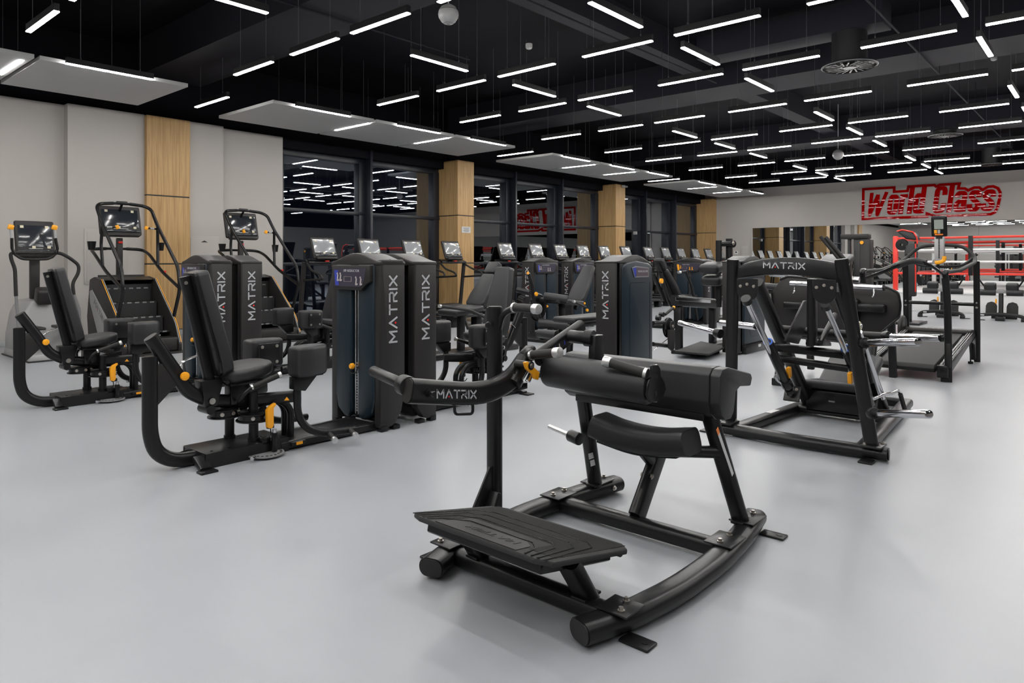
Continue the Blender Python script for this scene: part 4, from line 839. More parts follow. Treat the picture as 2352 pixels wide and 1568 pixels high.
        for dx, dz in ((-.045, -.04), (.045, -.04), (.045, .04), (-.045, .045)): bolt(lb, c + d * .15 + Vector((.017 - dz * .5, dx, dz)), (-1, 0, .5), .010, .008)
    # sled: centre post, cross tubes, gussets
    bars('centre_post', t, [P(1865, 640, y=1.80), P(1866, 792, y=1.80)], rr(.085, .06, .018, 3), BLK, 0, (0, 1, 0))
    c1 = bars('cross_tube', t, [P(1772, 796, y=2.12), P(1948, 815, y=1.62)], rr(.06, .07, .028, 4)); bars('cross_tube', t, [P(1790, 823, y=2.12), P(1948, 846, y=1.62)], rr(.055, .06, .025, 4))
    bars('cross_tube', t, [P(1785, 755, y=2.16), P(1900, 765, y=1.82), P(2030, 773, y=1.42)], circ(.034, 14))
    bm = B(); prism(bm, [P(u, v, y=1.93) for u, v in ((1853, 690), (1848, 690), (1820, 748), (1804, 784), (1835, 790), (1852, 750))], (0, .014, 0), .002, 1); obj('gusset_plate', bm, BLK, t)
    bm = B(); tube(bm, [P(1918, 722, y=1.72), P(1884, 786, y=1.72)], .02, 0, 12); obj('brace_tube', bm, BLK, t)
    bm = B(); prism(bm, [P(u, v, y=1.86) for u, v in ((1850, 785), (1858, 778), (1872, 778), (1880, 785), (1880, 792), (1850, 792))], (0, -.1, 0), .004); obj('post_shoe', bm, BLK, t)
    # horns
    horn(t, P(1987, 787, y=1.30), P(2109, 785, y=.90)); horn(t, P(2040, 772, y=1.38), P(2160, 776, y=.98)); horn(t, P(2008, 949, y=1.20), P(2134, 951, y=.80))
    obj('horn_end_cap', cyl(B(), P(2160, 776, y=.98), P(2166, 776, y=.965), .03, n=16), BLS, t)
    horn(t, P(1646, 764, y=2.40), P(1560, 741, y=2.80), .022); horn(t, P(1735, 750, y=2.22), P(1656, 741, y=2.60), .026, False)
    # right side linkage
    k = P(1973, 748, y=1.40); bm = B(); lathe(bm, k, [(0, -.012), (.028, -.012), (.036, 0), (.028, .012), (0, .012)], 24, rot=RX(80)); be = obj('guide_roller', bm, TAPE, t); obj('roller_hub', cyl(B(), k + Vector((0, -.02, 0)), k + Vector((0, .03, 0)), .014, n=14), CHR, be)
    bm = B(); cyl(bm, P(1975, 762, y=1.42), P(2028, 915, y=1.42), .016, n=14); cyl(bm, P(1988, 800, y=1.40), P(2020, 905, y=1.40), .012, n=14); obj('chrome_link', bm, CHR, t)
    bm = B(); cyl(bm, P(1988, 830, y=1.45), P(2000, 875, y=1.45), .03, n=16, bev=.004); cyl(bm, P(1978, 845, y=1.46), P(1998, 930, y=1.46), .034, n=16, bev=.004); obj('link_damper', bm, BLS, t)
    bm = B(); prism(bm, [P(u, v, y=1.41) for u, v in ((1975, 810), (2006, 815), (2012, 825), (2010, 835), (1985, 828), (1970, 820))], (0, .03, 0), .003); obj('link_plate', bm, BLS, t)
    bm = B(); tube(bm, [P(2008, 915, y=1.40), P(2030, 905, y=1.39), P(2048, 903, y=1.38), P(2062, 896, y=1.37), P(2070, 905, y=1.36)], .0125, .03, 12); ch = obj('crank_handle', bm, CHR, t)
    obj('handle_grip', cyl(B(), P(2068, 905, y=1.36), P(2078, 940, y=1.36), .0175, n=16), GRP, ch)
    for q_ in ((1812, 855, 2.0), (1953, 867, 1.55)):
        c = P(q_[0], q_[1], y=q_[2]); bm = B(); box(bm, c, (.055, .03, .085), RY(-10), .006); obj('safety_stop', bm, YEL, t)
    bm = B(); tube(bm, [P(1782, 860, y=2.06), P(1784, 872, y=2.06), P(1796, 880, y=2.05), P(1806, 890, y=2.05)], .011, .03, 10); obj('chrome_link', bm, CHR, t)
    # seat and back pad
    x = 6.33; a, b_ = P(1852, 892, x=x), P(1975, 945, x=x)
    bm = B(); bb(bm, x - .02, x + .30, b_.y, a.y, .05, a.z - .0, .01); obj('seat_box', bm, BLS, t); bm = B(); box(bm, (x - .024, (a.y + b_.y) / 2, .16), (.004, .05, .012)); obj('box_sticker', bm, GRYM, t)
    bm = B(); box(bm, (x + .14, (a.y + b_.y) / 2 - .0, a.z + .035), (.40, .46, .075), RY(6), .03, 4); obj('seat_pad', bm, PADM, t)
    c = P(1950, 872, x=6.75); bm = B(); box(bm, (6.72, c.y - .02, .36), (.09, .44, .5), RY(62), .03, 4); obj('back_pad', bm, PADM, t)
    a = P(1845, 953, y=2.165); bm = B(); box(bm, (5.9, 2.225, .092), (.16, .05, .003), RZ(-4)); obj('warning_sticker', bm, STK, t)
    top()
legpress()

# ================================================================ SLED TREADMILL
def sled_treadmill():
    t = thing('sled_treadmill', 'black self-powered treadmill with tall handrails and resistance belt, right side', 'treadmill', (10.2, 1.9, 0))
    yr, yl = 1.51, 2.27; zf = lambda x: .165 + (x - 9.2) * .118
    bm = B(); prism(bm, [(9.14, 1.60, .10), (9.10, 1.60, .14), (9.14, 1.60, .185), (11.05, 1.60, zf(11.05) + .015), (11.1, 1.60, .36), (9.2, 1.60, .09)], (0, .58, 0), .012, 2); bl = obj('running_belt', bm, RUB, t)
    for y, nm in ((yr, 'r'), (yl, 'l')):
        s = 1 if y == yr else -1
        bm = B(); prism(bm, [(9.10, y - .035, .08), (9.10, y - .035, .175), (11.1, y - .035, zf(11.1) + .02), (11.15, y - .035, .36), (9.3, y - .035, .06)], (0, .09, 0), .006); sr = obj('side_rail', bm, BLS, t)
        for k in range(3):
            bm = B(); bb_y = y - .022 + k * .025; prism(bm, [(9.2, bb_y, .19), (11.0, bb_y, zf(11.0) + .028), (11.0, bb_y + .008, zf(11.0) + .028), (9.2, bb_y + .008, .19)], (0, 0, .004)); obj('rail_strip', bm, LGR if k == 1 else GRYM, sr)
        bm = B(); bb(bm, 9.07, 9.19, y - .05, y + .06, .05, .19, .012); obj('roller_housing', bm, BLS, t)
        bm = B(); bb(bm, 9.12, 9.18, y - .04, y + .03, 0, .06, .006); obj('front_foot', bm, BLS, t)
        bm = B(); prism(bm, [(10.85, y - .04, .30), (11.2, y - .04, .36), (11.25, y - .04, .05), (11.15, y - .04, .03), (11.05, y - .04, .25)], (0, .07, 0), .01); cyl(bm, (10.98, y, 0), (10.98, y, .03), .03, n=14); cyl(bm, (10.98, y, .02), (10.98, y, .28), .009, n=8); obj('rear_leg', bm, BLS, t)
    bm = B(); bb(bm, 10.98, 11.22, 1.49, 2.30, .36, .44, .03, 3); hd = obj('rear_hood', bm, CHA, t)
    logo(hd, (11.0, 2.10, .4405), (0, -1, 0), (1, 0, 0), .06, GRYM, 'hood_lettering', .001, .42, False)
    bm = B(); lathe(bm, (11.05, 2.33, .42), [(0, -.03), (.16, -.03), (.18, -.01), (.18, .01), (.16, .03), (0, .03)], 28, rot=RX(90)); obj('flywheel_cover', bm, CHA, t)
    for k in range(5): pass
    bm = B(); 
    for i in range(3): box(bm, (9.42 + i * .06, 1.72, .206 + i * .007), (.03, .11, .002), RY(-7))
    obj('printed_mark', bm, TAPE, bl)
    # posts
    for y, tag_ in ((yr - .04, 0), (yl + .05, 1)):
        bm = B(); sweep(bm, [(9.16, y, .0), (9.16, y, .42), (9.10, y, .90), (8.98, y, 1.18)], rr(.05, .075, .02, 3), .2, (0, 1, 0)); obj('front_post', bm, BLS, t)
        bm = B(); sweep(bm, [(9.02, y, 1.10), (8.97, y, 1.24), (9.06, y, 1.25)], rr(.055, .06, .02, 3), .05, (0, 1, 0)); obj('rail_socket', bm, BLS, t)
        bm = B(); sweep(bm, [(11.24, y, .0), (11.24, y, .45), (11.18, y, 1.36)], rr(.05, .075, .02, 3), .2, (0, 1, 0)); obj('rear_post', bm, BLS, t)
        bm = B(); box(bm, (9.16, y - .005, .30), (.085, .05, .28), None, .015); obj('post_guard', bm, CHA, t)
    yR, yL = yr - .04, yl + .05
    path = [(8.99, yL, 1.24), (9.9, yL, 1.25), (10.9, yL + .02, 1.34), (11.22, yL - .02, 1.42), (11.25, yL - .16, 1.57), (11.25, 1.9, 1.59), (11.25, yR + .16, 1.57), (11.22, yR + .02, 1.42), (10.9, yR - .02, 1.34), (9.9, yR, 1.25), (8.99, yR, 1.24)]
    bm = B(); tube(bm, path, .024, .12, 12); obj('handrail', bm, GRP, t)
    bm = B(); tube(bm, [(11.23, yL, 1.46), (11.20, yL - .14, 1.30), (11.20, 1.9, 1.28), (11.20, yR + .14, 1.30), (11.23, yR, 1.46)], .02, .1, 12); obj('lower_grab_bar', bm, BLS, t)
    bm = B(); cyl(bm, (11.23, yL, .775), (11.23, yR, .775), .024, n=16); obj('cross_bar', bm, BLS, t)
    for y in (yL, yR): bolt(t, (11.20, y, .80), (-1, 0, 0), .014, .012); bolt(t, (11.20, y, .74), (-1, 0, 0), .014, .012)
    bm = B(); bb(bm, 11.18, 11.26, 1.845, 1.965, 1.36, 1.70, .012); ms = obj('console_mast', bm, LGR, t); bm = B()
    for k in range(7): cyl(bm, (11.175, 1.905, 1.41 + k * .042), (11.185, 1.905, 1.41 + k * .042), .008, n=8)
    bb(bm, 11.172, 11.18, 1.90, 1.91, 1.38, 1.68); obj('mast_slot', bm, BLS, ms)
    bm = B(); box(bm, (11.19, 1.905, 1.845), (.06, .19, .29), RY(-8), .02, 3); co = obj('console', bm, BLS, t); bm = B(); box(bm, (11.152, 1.905, 1.87), (.006, .11, .13), RY(-8)); obj('lcd_screen', bm, LCD, co)
    bm = B(); box(bm, (11.165, 1.945, 1.77), (.006, .035, .05), RY(-8), .002); obj('console_button', bm, YEL, co); bm = B(); box(bm, (11.165, 1.905, 1.77), (.006, .03, .05), RY(-8), .002); obj('console_button', bm, LGR, co); bm = B(); box(bm, (11.17, 1.905, 1.73), (.006, .10, .018), RY(-8)); obj('console_stripe', bm, ORG, co)
    bm = B(); box(bm, (11.2, 1.905, 1.70), (.04, .08, .06)); obj('console_neck', bm, BLS, t)
    bm = B(); sweep(bm, [(11.1, 1.94, 1.34), (11.1, 1.88, 1.345), (11.1, 1.83, 1.37), (11.1, 1.83, 1.43)], rr(.05, .035, .015, 3), .04, (1, 0, 0)); obj('level_lever', bm, YEL, t)
    bm = B(); prism(bm, [(11.12, 1.99, 1.32), (11.12, 1.97, 1.39), (11.12, 1.86, 1.40), (11.12, 1.86, 1.34)], (.05, 0, 0), .006); obj('lever_base', bm, GRYM, t)
    bp = [(9.05, yL, 1.15), (9.5, yL - .08, 1.22), (9.75, yL - .25, 1.32), (9.8, 1.9, 1.37), (9.7, 1.72, 1.30), (9.35, yR + .06, 1.19), (9.05, yR, 1.16)]
    bm = B(); sweep(bm, bp, rr(.016, .045, .006, 2), .1); be = obj('resistance_belt', bm, BLS, t); bm = B(); sweep(bm, [(9.72, yL - .2, 1.30), (9.8, 1.95, 1.375), (9.77, 1.80, 1.34)], rr(.05, .075, .022, 4), .1); obj('belt_sleeve', bm, mat('wrinkled_vinyl', (.018, .018, .019), .3, bump=.9, bscale=30), be)
    bm = B(); tube(bm, [(11.0, 2.28, .77), (11.0, 2.28, .40)], .003, 0, 6); obj('hanging_cord', bm, BLS, t)
    top()
sled_treadmill()

# ================================================================ CARDIO
def console(t, c, wd, ht, tilt, film=True, seed=0):
    c = Vector(c); m = RX(tilt)      # screen faces -y, leaning back
    def q(x, y, z): return c + m @ Vector((x, y, z))
    def bx(x, y, z, sx, sy, sz, mt, nm, par, bev=.0): bm = B(); box(bm, q(x, y, z), (sx, sy, sz), m, bev, 3); return obj(nm, bm, mt, par)
    co = bx(0, 0, .02, wd, .06, ht, CHA, 'console', t, .028)
    bx(0, -.031, .055, wd * .86, .004, ht * .60, FILM if film else SCR, 'screen', co, .001)
    bx(0, -.035, -ht * .32, wd * .9, .05, .035, SCR, 'console_tray', co, .01); bx(0, -.03, -ht * .46, wd * .86, .09, .05, CHA, 'console_shelf', co, .015)
    bx(0, -.035, -ht * .245, wd * .35, .012, .012, LGR, 'button_bar', co, .003)
    for x, z in ((-.32, .36), (.30, .36), (-.05, -.2), (.33, -.2)): bx(x * wd, -.0345, z * ht, .042, .003, .036, TAPE, 'tape_tab', co)
    return co
def stairclimber(label):
    t = thing('stair_climber', label, 'stair climber', (0, 0, 0), 'stair climbers by the left wall')
    A = [(.40, .40, 2.19), (.40, .15, 1.91), (.40, -.59, 1.27), (.40, -.65, .93), (.40, -.36, .36), (.38, -.36, .1)]
    for s in (-1, 1):
        bm = B(); tube(bm, [(s * .12, .52, 2.27), (s * .33, .50, 2.25)] + [(s * x, y, z) for x, y, z in A], .026, .12, 12); obj('outer_handrail', bm, BLS, t)
        bm = B(); tube(bm, [(s * .15, .75, 1.56), (s * .38, .72, 1.55), (s * .40, .50, 1.48), (s * .40, .0, 1.20), (s * .40, -.62, .96)], .025, .12, 12); obj('inner_handrail', bm, BLS, t)
        bm = B(); tube(bm, [(s * .40, .16, 1.92), (s * .41, .18, 1.62), (s * .40, .15, 1.30)], .023, .05, 12); obj('support_strut', bm, BLS, t)
        bm = B(); lathe(bm, (s * .50, .30, 1.58), [(0, -.05), (.045, -.05), (.062, .08), (.054, .08), (.04, -.03), (0, -.03)], 20); obj('cup_holder', bm, BLS, t)
        a, b_ = Vector((s * .40, .17, 1.87)), Vector((s * .23, .12, 1.88)); bm = B(); cyl(bm, a, b_, .014, n=12); g = obj('control_grip', bm, BLS, t); bm = B(); cyl(bm, a.lerp(b_, .35), a.lerp(b_, .75), .0155, n=12); obj('grip_sensor', bm, LGR, g)
        bm = B(); box(bm, b_ + Vector((-s * .02, -.01, 0)), (.05, .035, .06), RY(s * 20), .008); obj('grip_button', bm, YEL, g)
        # side body
        pr = [(-.70, .0), (.70, 0), (.78, .5), (.66, 1.08), (.48, 1.12), (.20, 1.08), (-.55, .42), (-.70, .12)]
        bm = B(); prism(bm, [(s * .36, y, z) for y, z in pr], (s * .055, 0, 0), .015, 2); sp = obj('side_panel', bm, CHA, t)
        pr = [(.62, .9), (.52, .92), (-.42, .30), (-.38, .2), (.20, .16), (.60, .72)]
        bm = B(); prism(bm, [(s * .416, y, z) for y, z in pr], (s * .012, 0, 0), .003, 1); si = obj('silver_insert', bm, LGR, sp)
        if s < 0: logo(si, (-.4295, .42, .72), (0, -.80, -.60), (0, -.60, .80), .07, GRYM, 'side_lettering')
        for m_, o_ in ((YEL, .012), (LGR, -.008)):
            bm = B(); sweep(bm, [(s * (.385 + o_), .20 , 1.087), (s * (.385 + o_), -.55, .43), (s * (.385 + o_), -.705, .14)], rr(.009, .006, .001, 1), .1); obj('edge_trim', bm, m_, sp)
    bm = B(); tube(bm, [(-.12, .52, 2.27), (.12, .52, 2.27)], .021, 0, 12); box(bm, (0, .52, 2.28), (.16, .05, .055), None, .01); obj('top_bar', bm, BLS, t)
    bm = B(); tube(bm, [(0, .52, 2.25), (0, .60, 2.18), (0, .66, 2.12)], .02, .04, 8); obj('console_arm', bm, BLS, t)
    bm = B(); tube(bm, [(-.15, .75, 1.56), (.15, .75, 1.56)], .02, 0, 12); obj('rear_bar', bm, BLS, t)
    bm = B(); box(bm, (0, .62, 1.40), (.09, .07, .66), None, .015); obj('mast', bm, CHA, t); bm = B(); box(bm, (0, .58, 1.66), (.065, .05, .035), None, .008); obj('stop_switch', bm, REDP, t)
    bm = B(); cyl(bm, (0, .62, 1.04), (0, .62, 1.12), .12, n=24); obj('mast_base', bm, CHA, t)
    console(t, (0, .60, 1.98), .62, .48, -14, False)
    bm = B(); prism(bm, [(-.36, .48, 1.12), (-.36, .78, .9), (-.36, .78, .02), (-.36, .74, .02), (-.36, .62, 1.0), (-.36, .20, 1.07)], (.72, 0, 0), .01); obj('rear_cover', bm, CHA, t)
    bm = B(); bb(bm, -.36, .36, .30, .36, .55, 1.0); obj('step_well', bm, LETD, t)
    # steps
    st = .19
    for k in range(4):
        y0 = -.42 + k * .235; z0 = .30 + k * .215
        bm = B(); bb(bm, -.345, .345, y0, y0 + .26, z0 - .02, z0, .004); bb(bm, -.34, .34, y0 + .235, y0 + .25, z0, z0 + .2); s_ = obj('stair_step', bm, RUB, t)
        bm = B()
        for j in range(7): bb(bm, -.32 + j * .095, -.26 + j * .095, y0 + .03, y0 + .20, z0, z0 + .004)
        obj('step_grip', bm, BLS, s_)
        bm = B()
        for j in range(6): bb(bm, -.31 + j * .11, -.25 + j * .11, y0 - .006, y0 + .002, z0 - .018, z0 + .003)
        obj('step_nose', bm, GRYM, s_)
    bm = B(); bb(bm, -.36, .36, -.68, -.40, .02, .22, .02); obj('entry_step', bm, CHA, t)
    bm = B(); prism(bm, [(-.45, -.9, 0), (.45, -.9, 0), (.45, .7, 0), (-.45, .7, 0)], (0, 0, .012), .003); obj('floor_mat', bm, CHA, t)
    bm = B(); box(bm, (.18, -.42, .24), (.06, .004, .02)); obj('step_sticker', bm, LGR, t)
    bm = B(); box(bm, (.41, -.1, 1.20), (.025, .03, .025)); obj('emergency_button', bm, REDP, t)
    top(); return t
sc1 = stairclimber('stair climber in front of the wide oak column, beside the elliptical trainer')
sc1.location = (4.25, 11.40, 0)
dup(sc1, (6.28, 11.40, 0), 0, 'stair climber beside the first window, half hidden by weight towers')

def elliptical():
    t = thing('elliptical_trainer', 'silver and black elliptical trainer against the grey wall at far left', 'elliptical trainer', (3.05, 11.6, 0))
    y = 11.55
    q = lambda a, b_, yy=y: P(a / 4.356, 480 + b_ / 4.356, y=yy)
    for pts in ([(185, 1190), (160, 870)], [(800, 1200), (795, 1010), (740, 850)]):
        bm = B(); tube(bm, [q(*p) for p in pts], .019, .05, 10); obj('swing_arm', bm, GRYM, t)
    bm = B(); tube(bm, [q(*p) for p in ((160, 870), (150, 600), (112, 500), (105, 445), (150, 435), (330, 437))], .024, .05, 12); obj('arm_grip', bm, GRP, t)
    bm = B(); tube(bm, [q(*p) for p in ((330, 437), (600, 437), (700, 490), (790, 560), (785, 640), (725, 740), (738, 855))], .024, .06, 12); obj('arm_grip', bm, GRP, t)
    for pts in ([(145, 440), (120, 400), (118, 290)], [(560, 440), (575, 400), (555, 290)]):
        bm = B(); tube(bm, [q(*p, 11.5) for p in pts], .02, .04, 12); g = obj('upper_handle', bm, BLS, t); a = q(*pts[-1], 11.5); bm = B(); cyl(bm, a, a + Vector((-.01, 0, .12)), .019, n=12); obj('grip_sensor', bm, LGR, g); bm = B(); box(bm, a + Vector((-.012, 0, .15)), (.07, .045, .07), RY(15), .012); obj('grip_button', bm, YEL, g)
    bm = B(); tube(bm, [q(*p) for p in ((145, 450), (215, 498), (340, 505), (490, 498), (560, 445))], .019, .04, 12); obj('lower_handle', bm, GRP, t)
    bm = B(); a, b_ = q(345, 480, 11.75), q(345, 900, 11.75); box(bm, (a + b_) / 2, (.12, .09, a.z - b_.z), None, .02); obj('mast', bm, CHA, t)
    c = P(80, 552, y=11.75); W.xf = Matrix.Identity(4); console(t, c, .49, .53, -12, False)
    ctr = q(345, 1000, 11.9)
    prf = [(-.13, 1.02), (-.20, .85), (-.22, .3), (-.20, .05), (.36, .05), (.30, .5), (.14, .95), (.02, 1.03)]
    bm = B(); prism(bm, [(ctr.x + a * 1.0, 11.55, z) for a, z in ((-.13, .80), (-.22, .62), (-.27, .3), (-.27, .06), (.30, .06), (.30, .35), (.15, .70), (.08, .82))], (0, .75, 0), .04, 3); obj('drive_housing', bm, LGR, t)
    bm = B(); box(bm, (ctr.x + .02, 11.5, .87), (.22, .2, .22), RX(20), .04, 3); obj('mast_collar', bm, CHA, t)
    for s in (-1, 1):
        bm = B(); bb(bm, ctr.x + s * .17 - .09, ctr.x + s * .17 + .09, 11.05, 11.45, .42, .46, .015); obj('foot_pedal', bm, CHA, t); bm = B(); tube(bm, [(ctr.x + s * .27, 10.95, .3), (ctr.x + s * .27, 11.6, .33)], .03, 0, 10); obj('pedal_link', bm, GRYM, t)
    bm = B(); prism(bm, [(ctr.x - .30, 11.0, .0), (ctr.x + .55, 11.0, 0), (ctr.x + .50, 11.0, .06), (ctr.x - .28, 11.0, .10)], (0, 1.25, 0), .015); obj('base_frame', bm, LGR, t)
    bm = B(); bb(bm, ctr.x - .31, ctr.x + .56, 10.97, 12.3, .0, .02, .004); obj('base_mat', bm, LETD, t)
    top()
elliptical()

def treadmill(label):
    t = thing('treadmill', label, 'treadmill', (0, 0, 0), 'treadmills in the row along the windows')
    console(t, (0, 0, 1.60), .56, .46, -20, True)
    bm = B(); prism(bm, [(-.40, -.10, 1.30), (.40, -.10, 1.30), (.38, .05, 1.36), (-.38, .05, 1.36)], (0, 0, .05), .015); obj('control_deck', bm, BLS, t); bm = B(); box(bm, (.0, -.12, 1.36), (.09, .03, .02), None, .005); obj('stop_switch', bm, REDP, t)
    for s in (-1, 1):
        bm = B(); sweep(bm, [(s * .43, .02, 1.34), (s * .43, .16, .25), (s * .43, .16, .12)], rr(.06, .09, .02, 3), .05, (1, 0, 0)); u = obj('upright', bm, CHA, t)
        bm = B(); tube(bm, [(s * .38, -.02, 1.30), (s * .44, -.25, 1.18), (s * .44, -.55, 1.10), (s * .42, -.60, 1.02), (s * .43, .08, .98)], .022, .06, 8); obj('handrail', bm, GRP, t)
        bm = B(); bb(bm, s * .29, s * .44, -1.75, .2, .20, .26, .012); obj('side_rail', bm, BLS, t)
        bm = B(); bb(bm, s * .28, s * .44, -1.72, -1.55, 0, .2, .01); obj('rear_foot', bm, BLS, t)
    bm = B(); bb(bm, -.285, .285, -1.78, .0, .19, .245, .01); obj('running_belt', bm, RUB, t)
    bm = B(); bb(bm, -.42, .42, .02, .38, .05, .34, .05, 3); obj('motor_hood', bm, CHA, t); bm = B(); bb(bm, -.40, .40, .05, .35, 0, .06); obj('front_foot', bm, BLS, t)
    bm = B(); bb(bm, -.05, .05, .0, .06, 1.30, 1.50, .01); obj('mast', bm, BLS, t)
    top(); return t
txs = [1.2 * x for x in (6.43, 7.37, 8.37, 9.38, 10.99, 12.03, 12.95, 13.87, 14.81, 15.85, 17.03, 18.02, 18.95, 19.90, 20.82, 21.7)]
tp = treadmill('x')
for i, x in enumerate(txs):
    lab = 'black treadmill in the window row, its filmed screen %s counting from the left' % ORD[i]
    if i == 0: tp['label'] = lab; tp.location = (x + .3, 12.0, 0)
    else: dup(tp, (x + .3, 12.0, 0), 0, lab)
# ================================================================ MID-GROUND STRENGTH MACHINES
def seatpair(t, o, back_top, back_bot, seat_f, wd=.30, th=.09, head=False):
    """back pad and seat pad from three world points in one y plane"""
    bt, bo, sf = Vector(back_top), Vector(back_bot), Vector(seat_f); ax = (bt - bo).normalized(); L = (bt - bo).length; fx = 1 if sf.x > bo.x else -1
    nr = Vector((ax.z, 0, -ax.x)) * fx; nr = nr if nr.x * fx > 0 else -nr
    k = L * (.72 if head else 1)
    def outline(l0, l1, w0, w1): 
        f = lambda s, w_: bo + ax * s + Vector((0, w_, 0)) - nr * th
        pr = [(l0, w0 * .8), (l0 + (l1 - l0) * .08, w0), (l0 + (l1 - l0) * .35, w0), (l0 + (l1 - l0) * .93, w1), (l1, w1 * .85)]
        return [f(s, w_ / 2) for s, w_ in pr] + [f(s, -w_ / 2) for s, w_ in pr[::-1]]
    bm = B(); prism(bm, outline(0, k, wd, wd * .68), nr * th, .028, 3); obj('back_pad', bm, PADM, t)
    if head: bm = B(); prism(bm, outline(k + .02, L, wd * .62, wd * .62), nr * th, .028, 3); obj('head_pad', bm, PADM, t)
    bm = B(); sweep(bm, [bo - nr * (th + .03) - ax * .1, bt - nr * (th + .03) - ax * .05], rr(.05, .07, .015, 3), 0, (0, 1, 0)); obj('back_frame', bm, BLK, t)
    c = (bo + sf) / 2; ln = abs(sf.x - bo.x) + .06; an = math.degrees(math.atan2(sf.z - bo.z, abs(sf.x - bo.x)))
    bm = B(); box(bm, c + Vector((0, 0, -.04)), (ln, wd + .06, .085), RY(-an * fx), .03, 3); obj('seat_pad', bm, PADM, t)
    bm = B(); bb(bm, c.x - .05, c.x + .05, c.y - .04, c.y + .04, .06, c.z - .07, .01); obj('seat_post', bm, BLK, t)
    return c
def mid():
    # second hip tower neighbours: prone leg curl with its rear cover to the camera
    t = thing('leg_curl_machine', 'prone leg curl machine, tall weight tower with a purple placard in the centre', 'exercise machine', (7.1, 4.5, 0))
    ctr = Vector((6.72, 4.31, 0))
    # tower turned so the side panel faces -x and the rear cover faces -y
    Wd, D, Ht = .80, .27, 1.36
    W.xf = Matrix.Translation(ctr); 
    bm = B(); prism(bm, [(0, 0, .03), (Wd, 0, .03), (Wd, D, .03), (0, D, .03)], (0, 0, Ht - .03), .02, 2); obj('tower_frame', bm, BLS, t)
    bm = B(); prism(bm, [(-.012, 0, .02), (-.012, 0, Ht), (-.012, D, Ht), (-.012, D, .02)], (.10, 0, 0), .014, 2); sp = obj('side_panel', bm, CHA, t)
    hgt = .072; logo(sp, (-.0135, D / 2 - hgt / 2, Ht - .12 - LOGO_W * hgt), (0, 0, 1), (0, 1, 0), hgt)
    bm = B(); prism(bm, [(.12, -.02, .06), (.12, -.02, Ht - .06), (.2, -.02, Ht - .02), (Wd * .5, -.02, Ht + .01), (Wd - .1, -.02, Ht - .02), (Wd - .01, -.02, Ht - .07), (Wd - .01, -.02, .06)], (0, .06, 0), .02, 3); rs = obj('rear_shroud', bm, NAV, t)
    bm = B(); sweep(bm, [(Wd - .2, -.0215, Ht - .25), (.26, -.0215, Ht - .25), (.26, -.0215, .25), (.34, -.0215, .16), (Wd - .08, -.0215, .16), (Wd - .08, -.0215, Ht - .25)], rr(.004, .002, .0005, 1), .05, (0, 1, 0)); obj('shroud_crease', bm, BLS, rs)
    PUR = mat('purple_grey_decal', (.085, .06, .075), .4)
    bm = B(); prism(bm, [(.30, -.024, Ht - .075), (.38, -.024, Ht - .055), (Wd - .12, -.024, Ht - .075), (Wd - .12, -.024, Ht - .19), (.36, -.024, Ht - .19)], (0, -.004, 0), .001, 1); pl = obj('placard', bm, GRYM, t)
    bm = B(); prism(bm, [(.39, -.030, Ht - .07), (Wd - .135, -.030, Ht - .085), (Wd - .135, -.030, Ht - .175), (.39, -.030, Ht - .175)], (0, .002, 0)); obj('placard_face', bm, PUR, pl)
    bm = B(); prism(bm, [(.315, -.031, Ht - .08), (.39, -.031, Ht - .07), (.385, -.031, Ht - .18), (.37, -.031, Ht - .185)], (0, .002, 0)); obj('placard_stripe', bm, DBL, pl)
    text(pl, 'PRONE LEG CURL', (.425, -.0305, Ht - .128), (1, 0, 0), (0, 0, 1), .021, LET, 'placard_title')
    prf = [(-.02, Ht - .02), (-.02, Ht), (Wd * .12, Ht + .012), (Wd * .28, Ht + .05), (Wd * .42, Ht + .075), (Wd * .58, Ht + .075), (Wd * .72, Ht + .05), (Wd * .9, Ht + .0), (Wd + .0, Ht - .03), (Wd, Ht - .05)]
    bm = B(); prism(bm, [(x, -.01, z) for x, z in prf], (0, D + .02, 0), .012, 2); obj('top_cap', bm, CHA, t)
    bm = B(); bb(bm, .02, .12, .0, D, 0, .03, .004); bb(bm, Wd - .12, Wd - .02, .0, D, 0, .03, .004); obj('foot_block', bm, BLS, t)
    W.xf = Matrix.Identity(4)
    # pulley arm on the right, bench on the left
    y = 4.75; q = lambda u, v, yy=4.75: P(u, v, y=yy)
    a = q(1535, 752); bm = B(); lathe(bm, a, [(.02, -.02), (.13, -.02), (.14, -.012), (.125, 0), (.14, .012), (.13, .02), (.02, .02)], 32, rot=RX(90)); pu = obj('cable_pulley', bm, BLS, t)
    bm = B(); lathe(bm, a + Vector((.02, -.04, .02)), [(0, -.02), (.065, -.02), (.07, 0), (.065, .015), (0, .015)], 24, rot=RX(90)); obj('pulley_hub', bm, BLK, pu); bolt(pu, a + Vector((.02, -.06, .02)), (0, -1, 0), .02, .012)
    bm = B(); prism(bm, [q(1537, 757, 4.68), q(1551, 757, 4.68), q(1550, 800, 4.68), q(1545, 806, 4.68), q(1538, 800, 4.68)], (0, .03, 0), .005); obj('pulley_arm', bm, CHA, t)
    bm = B(); tube(bm, [q(1500, 742), q(1525, 740)], .03, 0, 10); tube(bm, [q(1500, 790), q(1542, 795)], .03, 0, 10); obj('side_tube', bm, BLK, t)
    bm = B(); sweep(bm, [(7.62, 4.75, .02), (7.62, 4.75, .42)], rr(.06, .06, .015, 3)); obj('side_leg', bm, BLK, t)
    bm = B(); tube(bm, [q(1500, 805), q(1536, 776)], .005, 0, 6); obj('cable', bm, CHR, t)
    g0, g1 = q(1528, 722), q(1546, 707); bm = B(); cyl(bm, g0, g1, .02, n=12); g = obj('handle_grip', bm, GRP, t); bm = B(); cyl(bm, g1, g1 + (g1 - g0).normalized() * .03, .022, n=12); obj('grip_end_cap', bm, YEL, g)
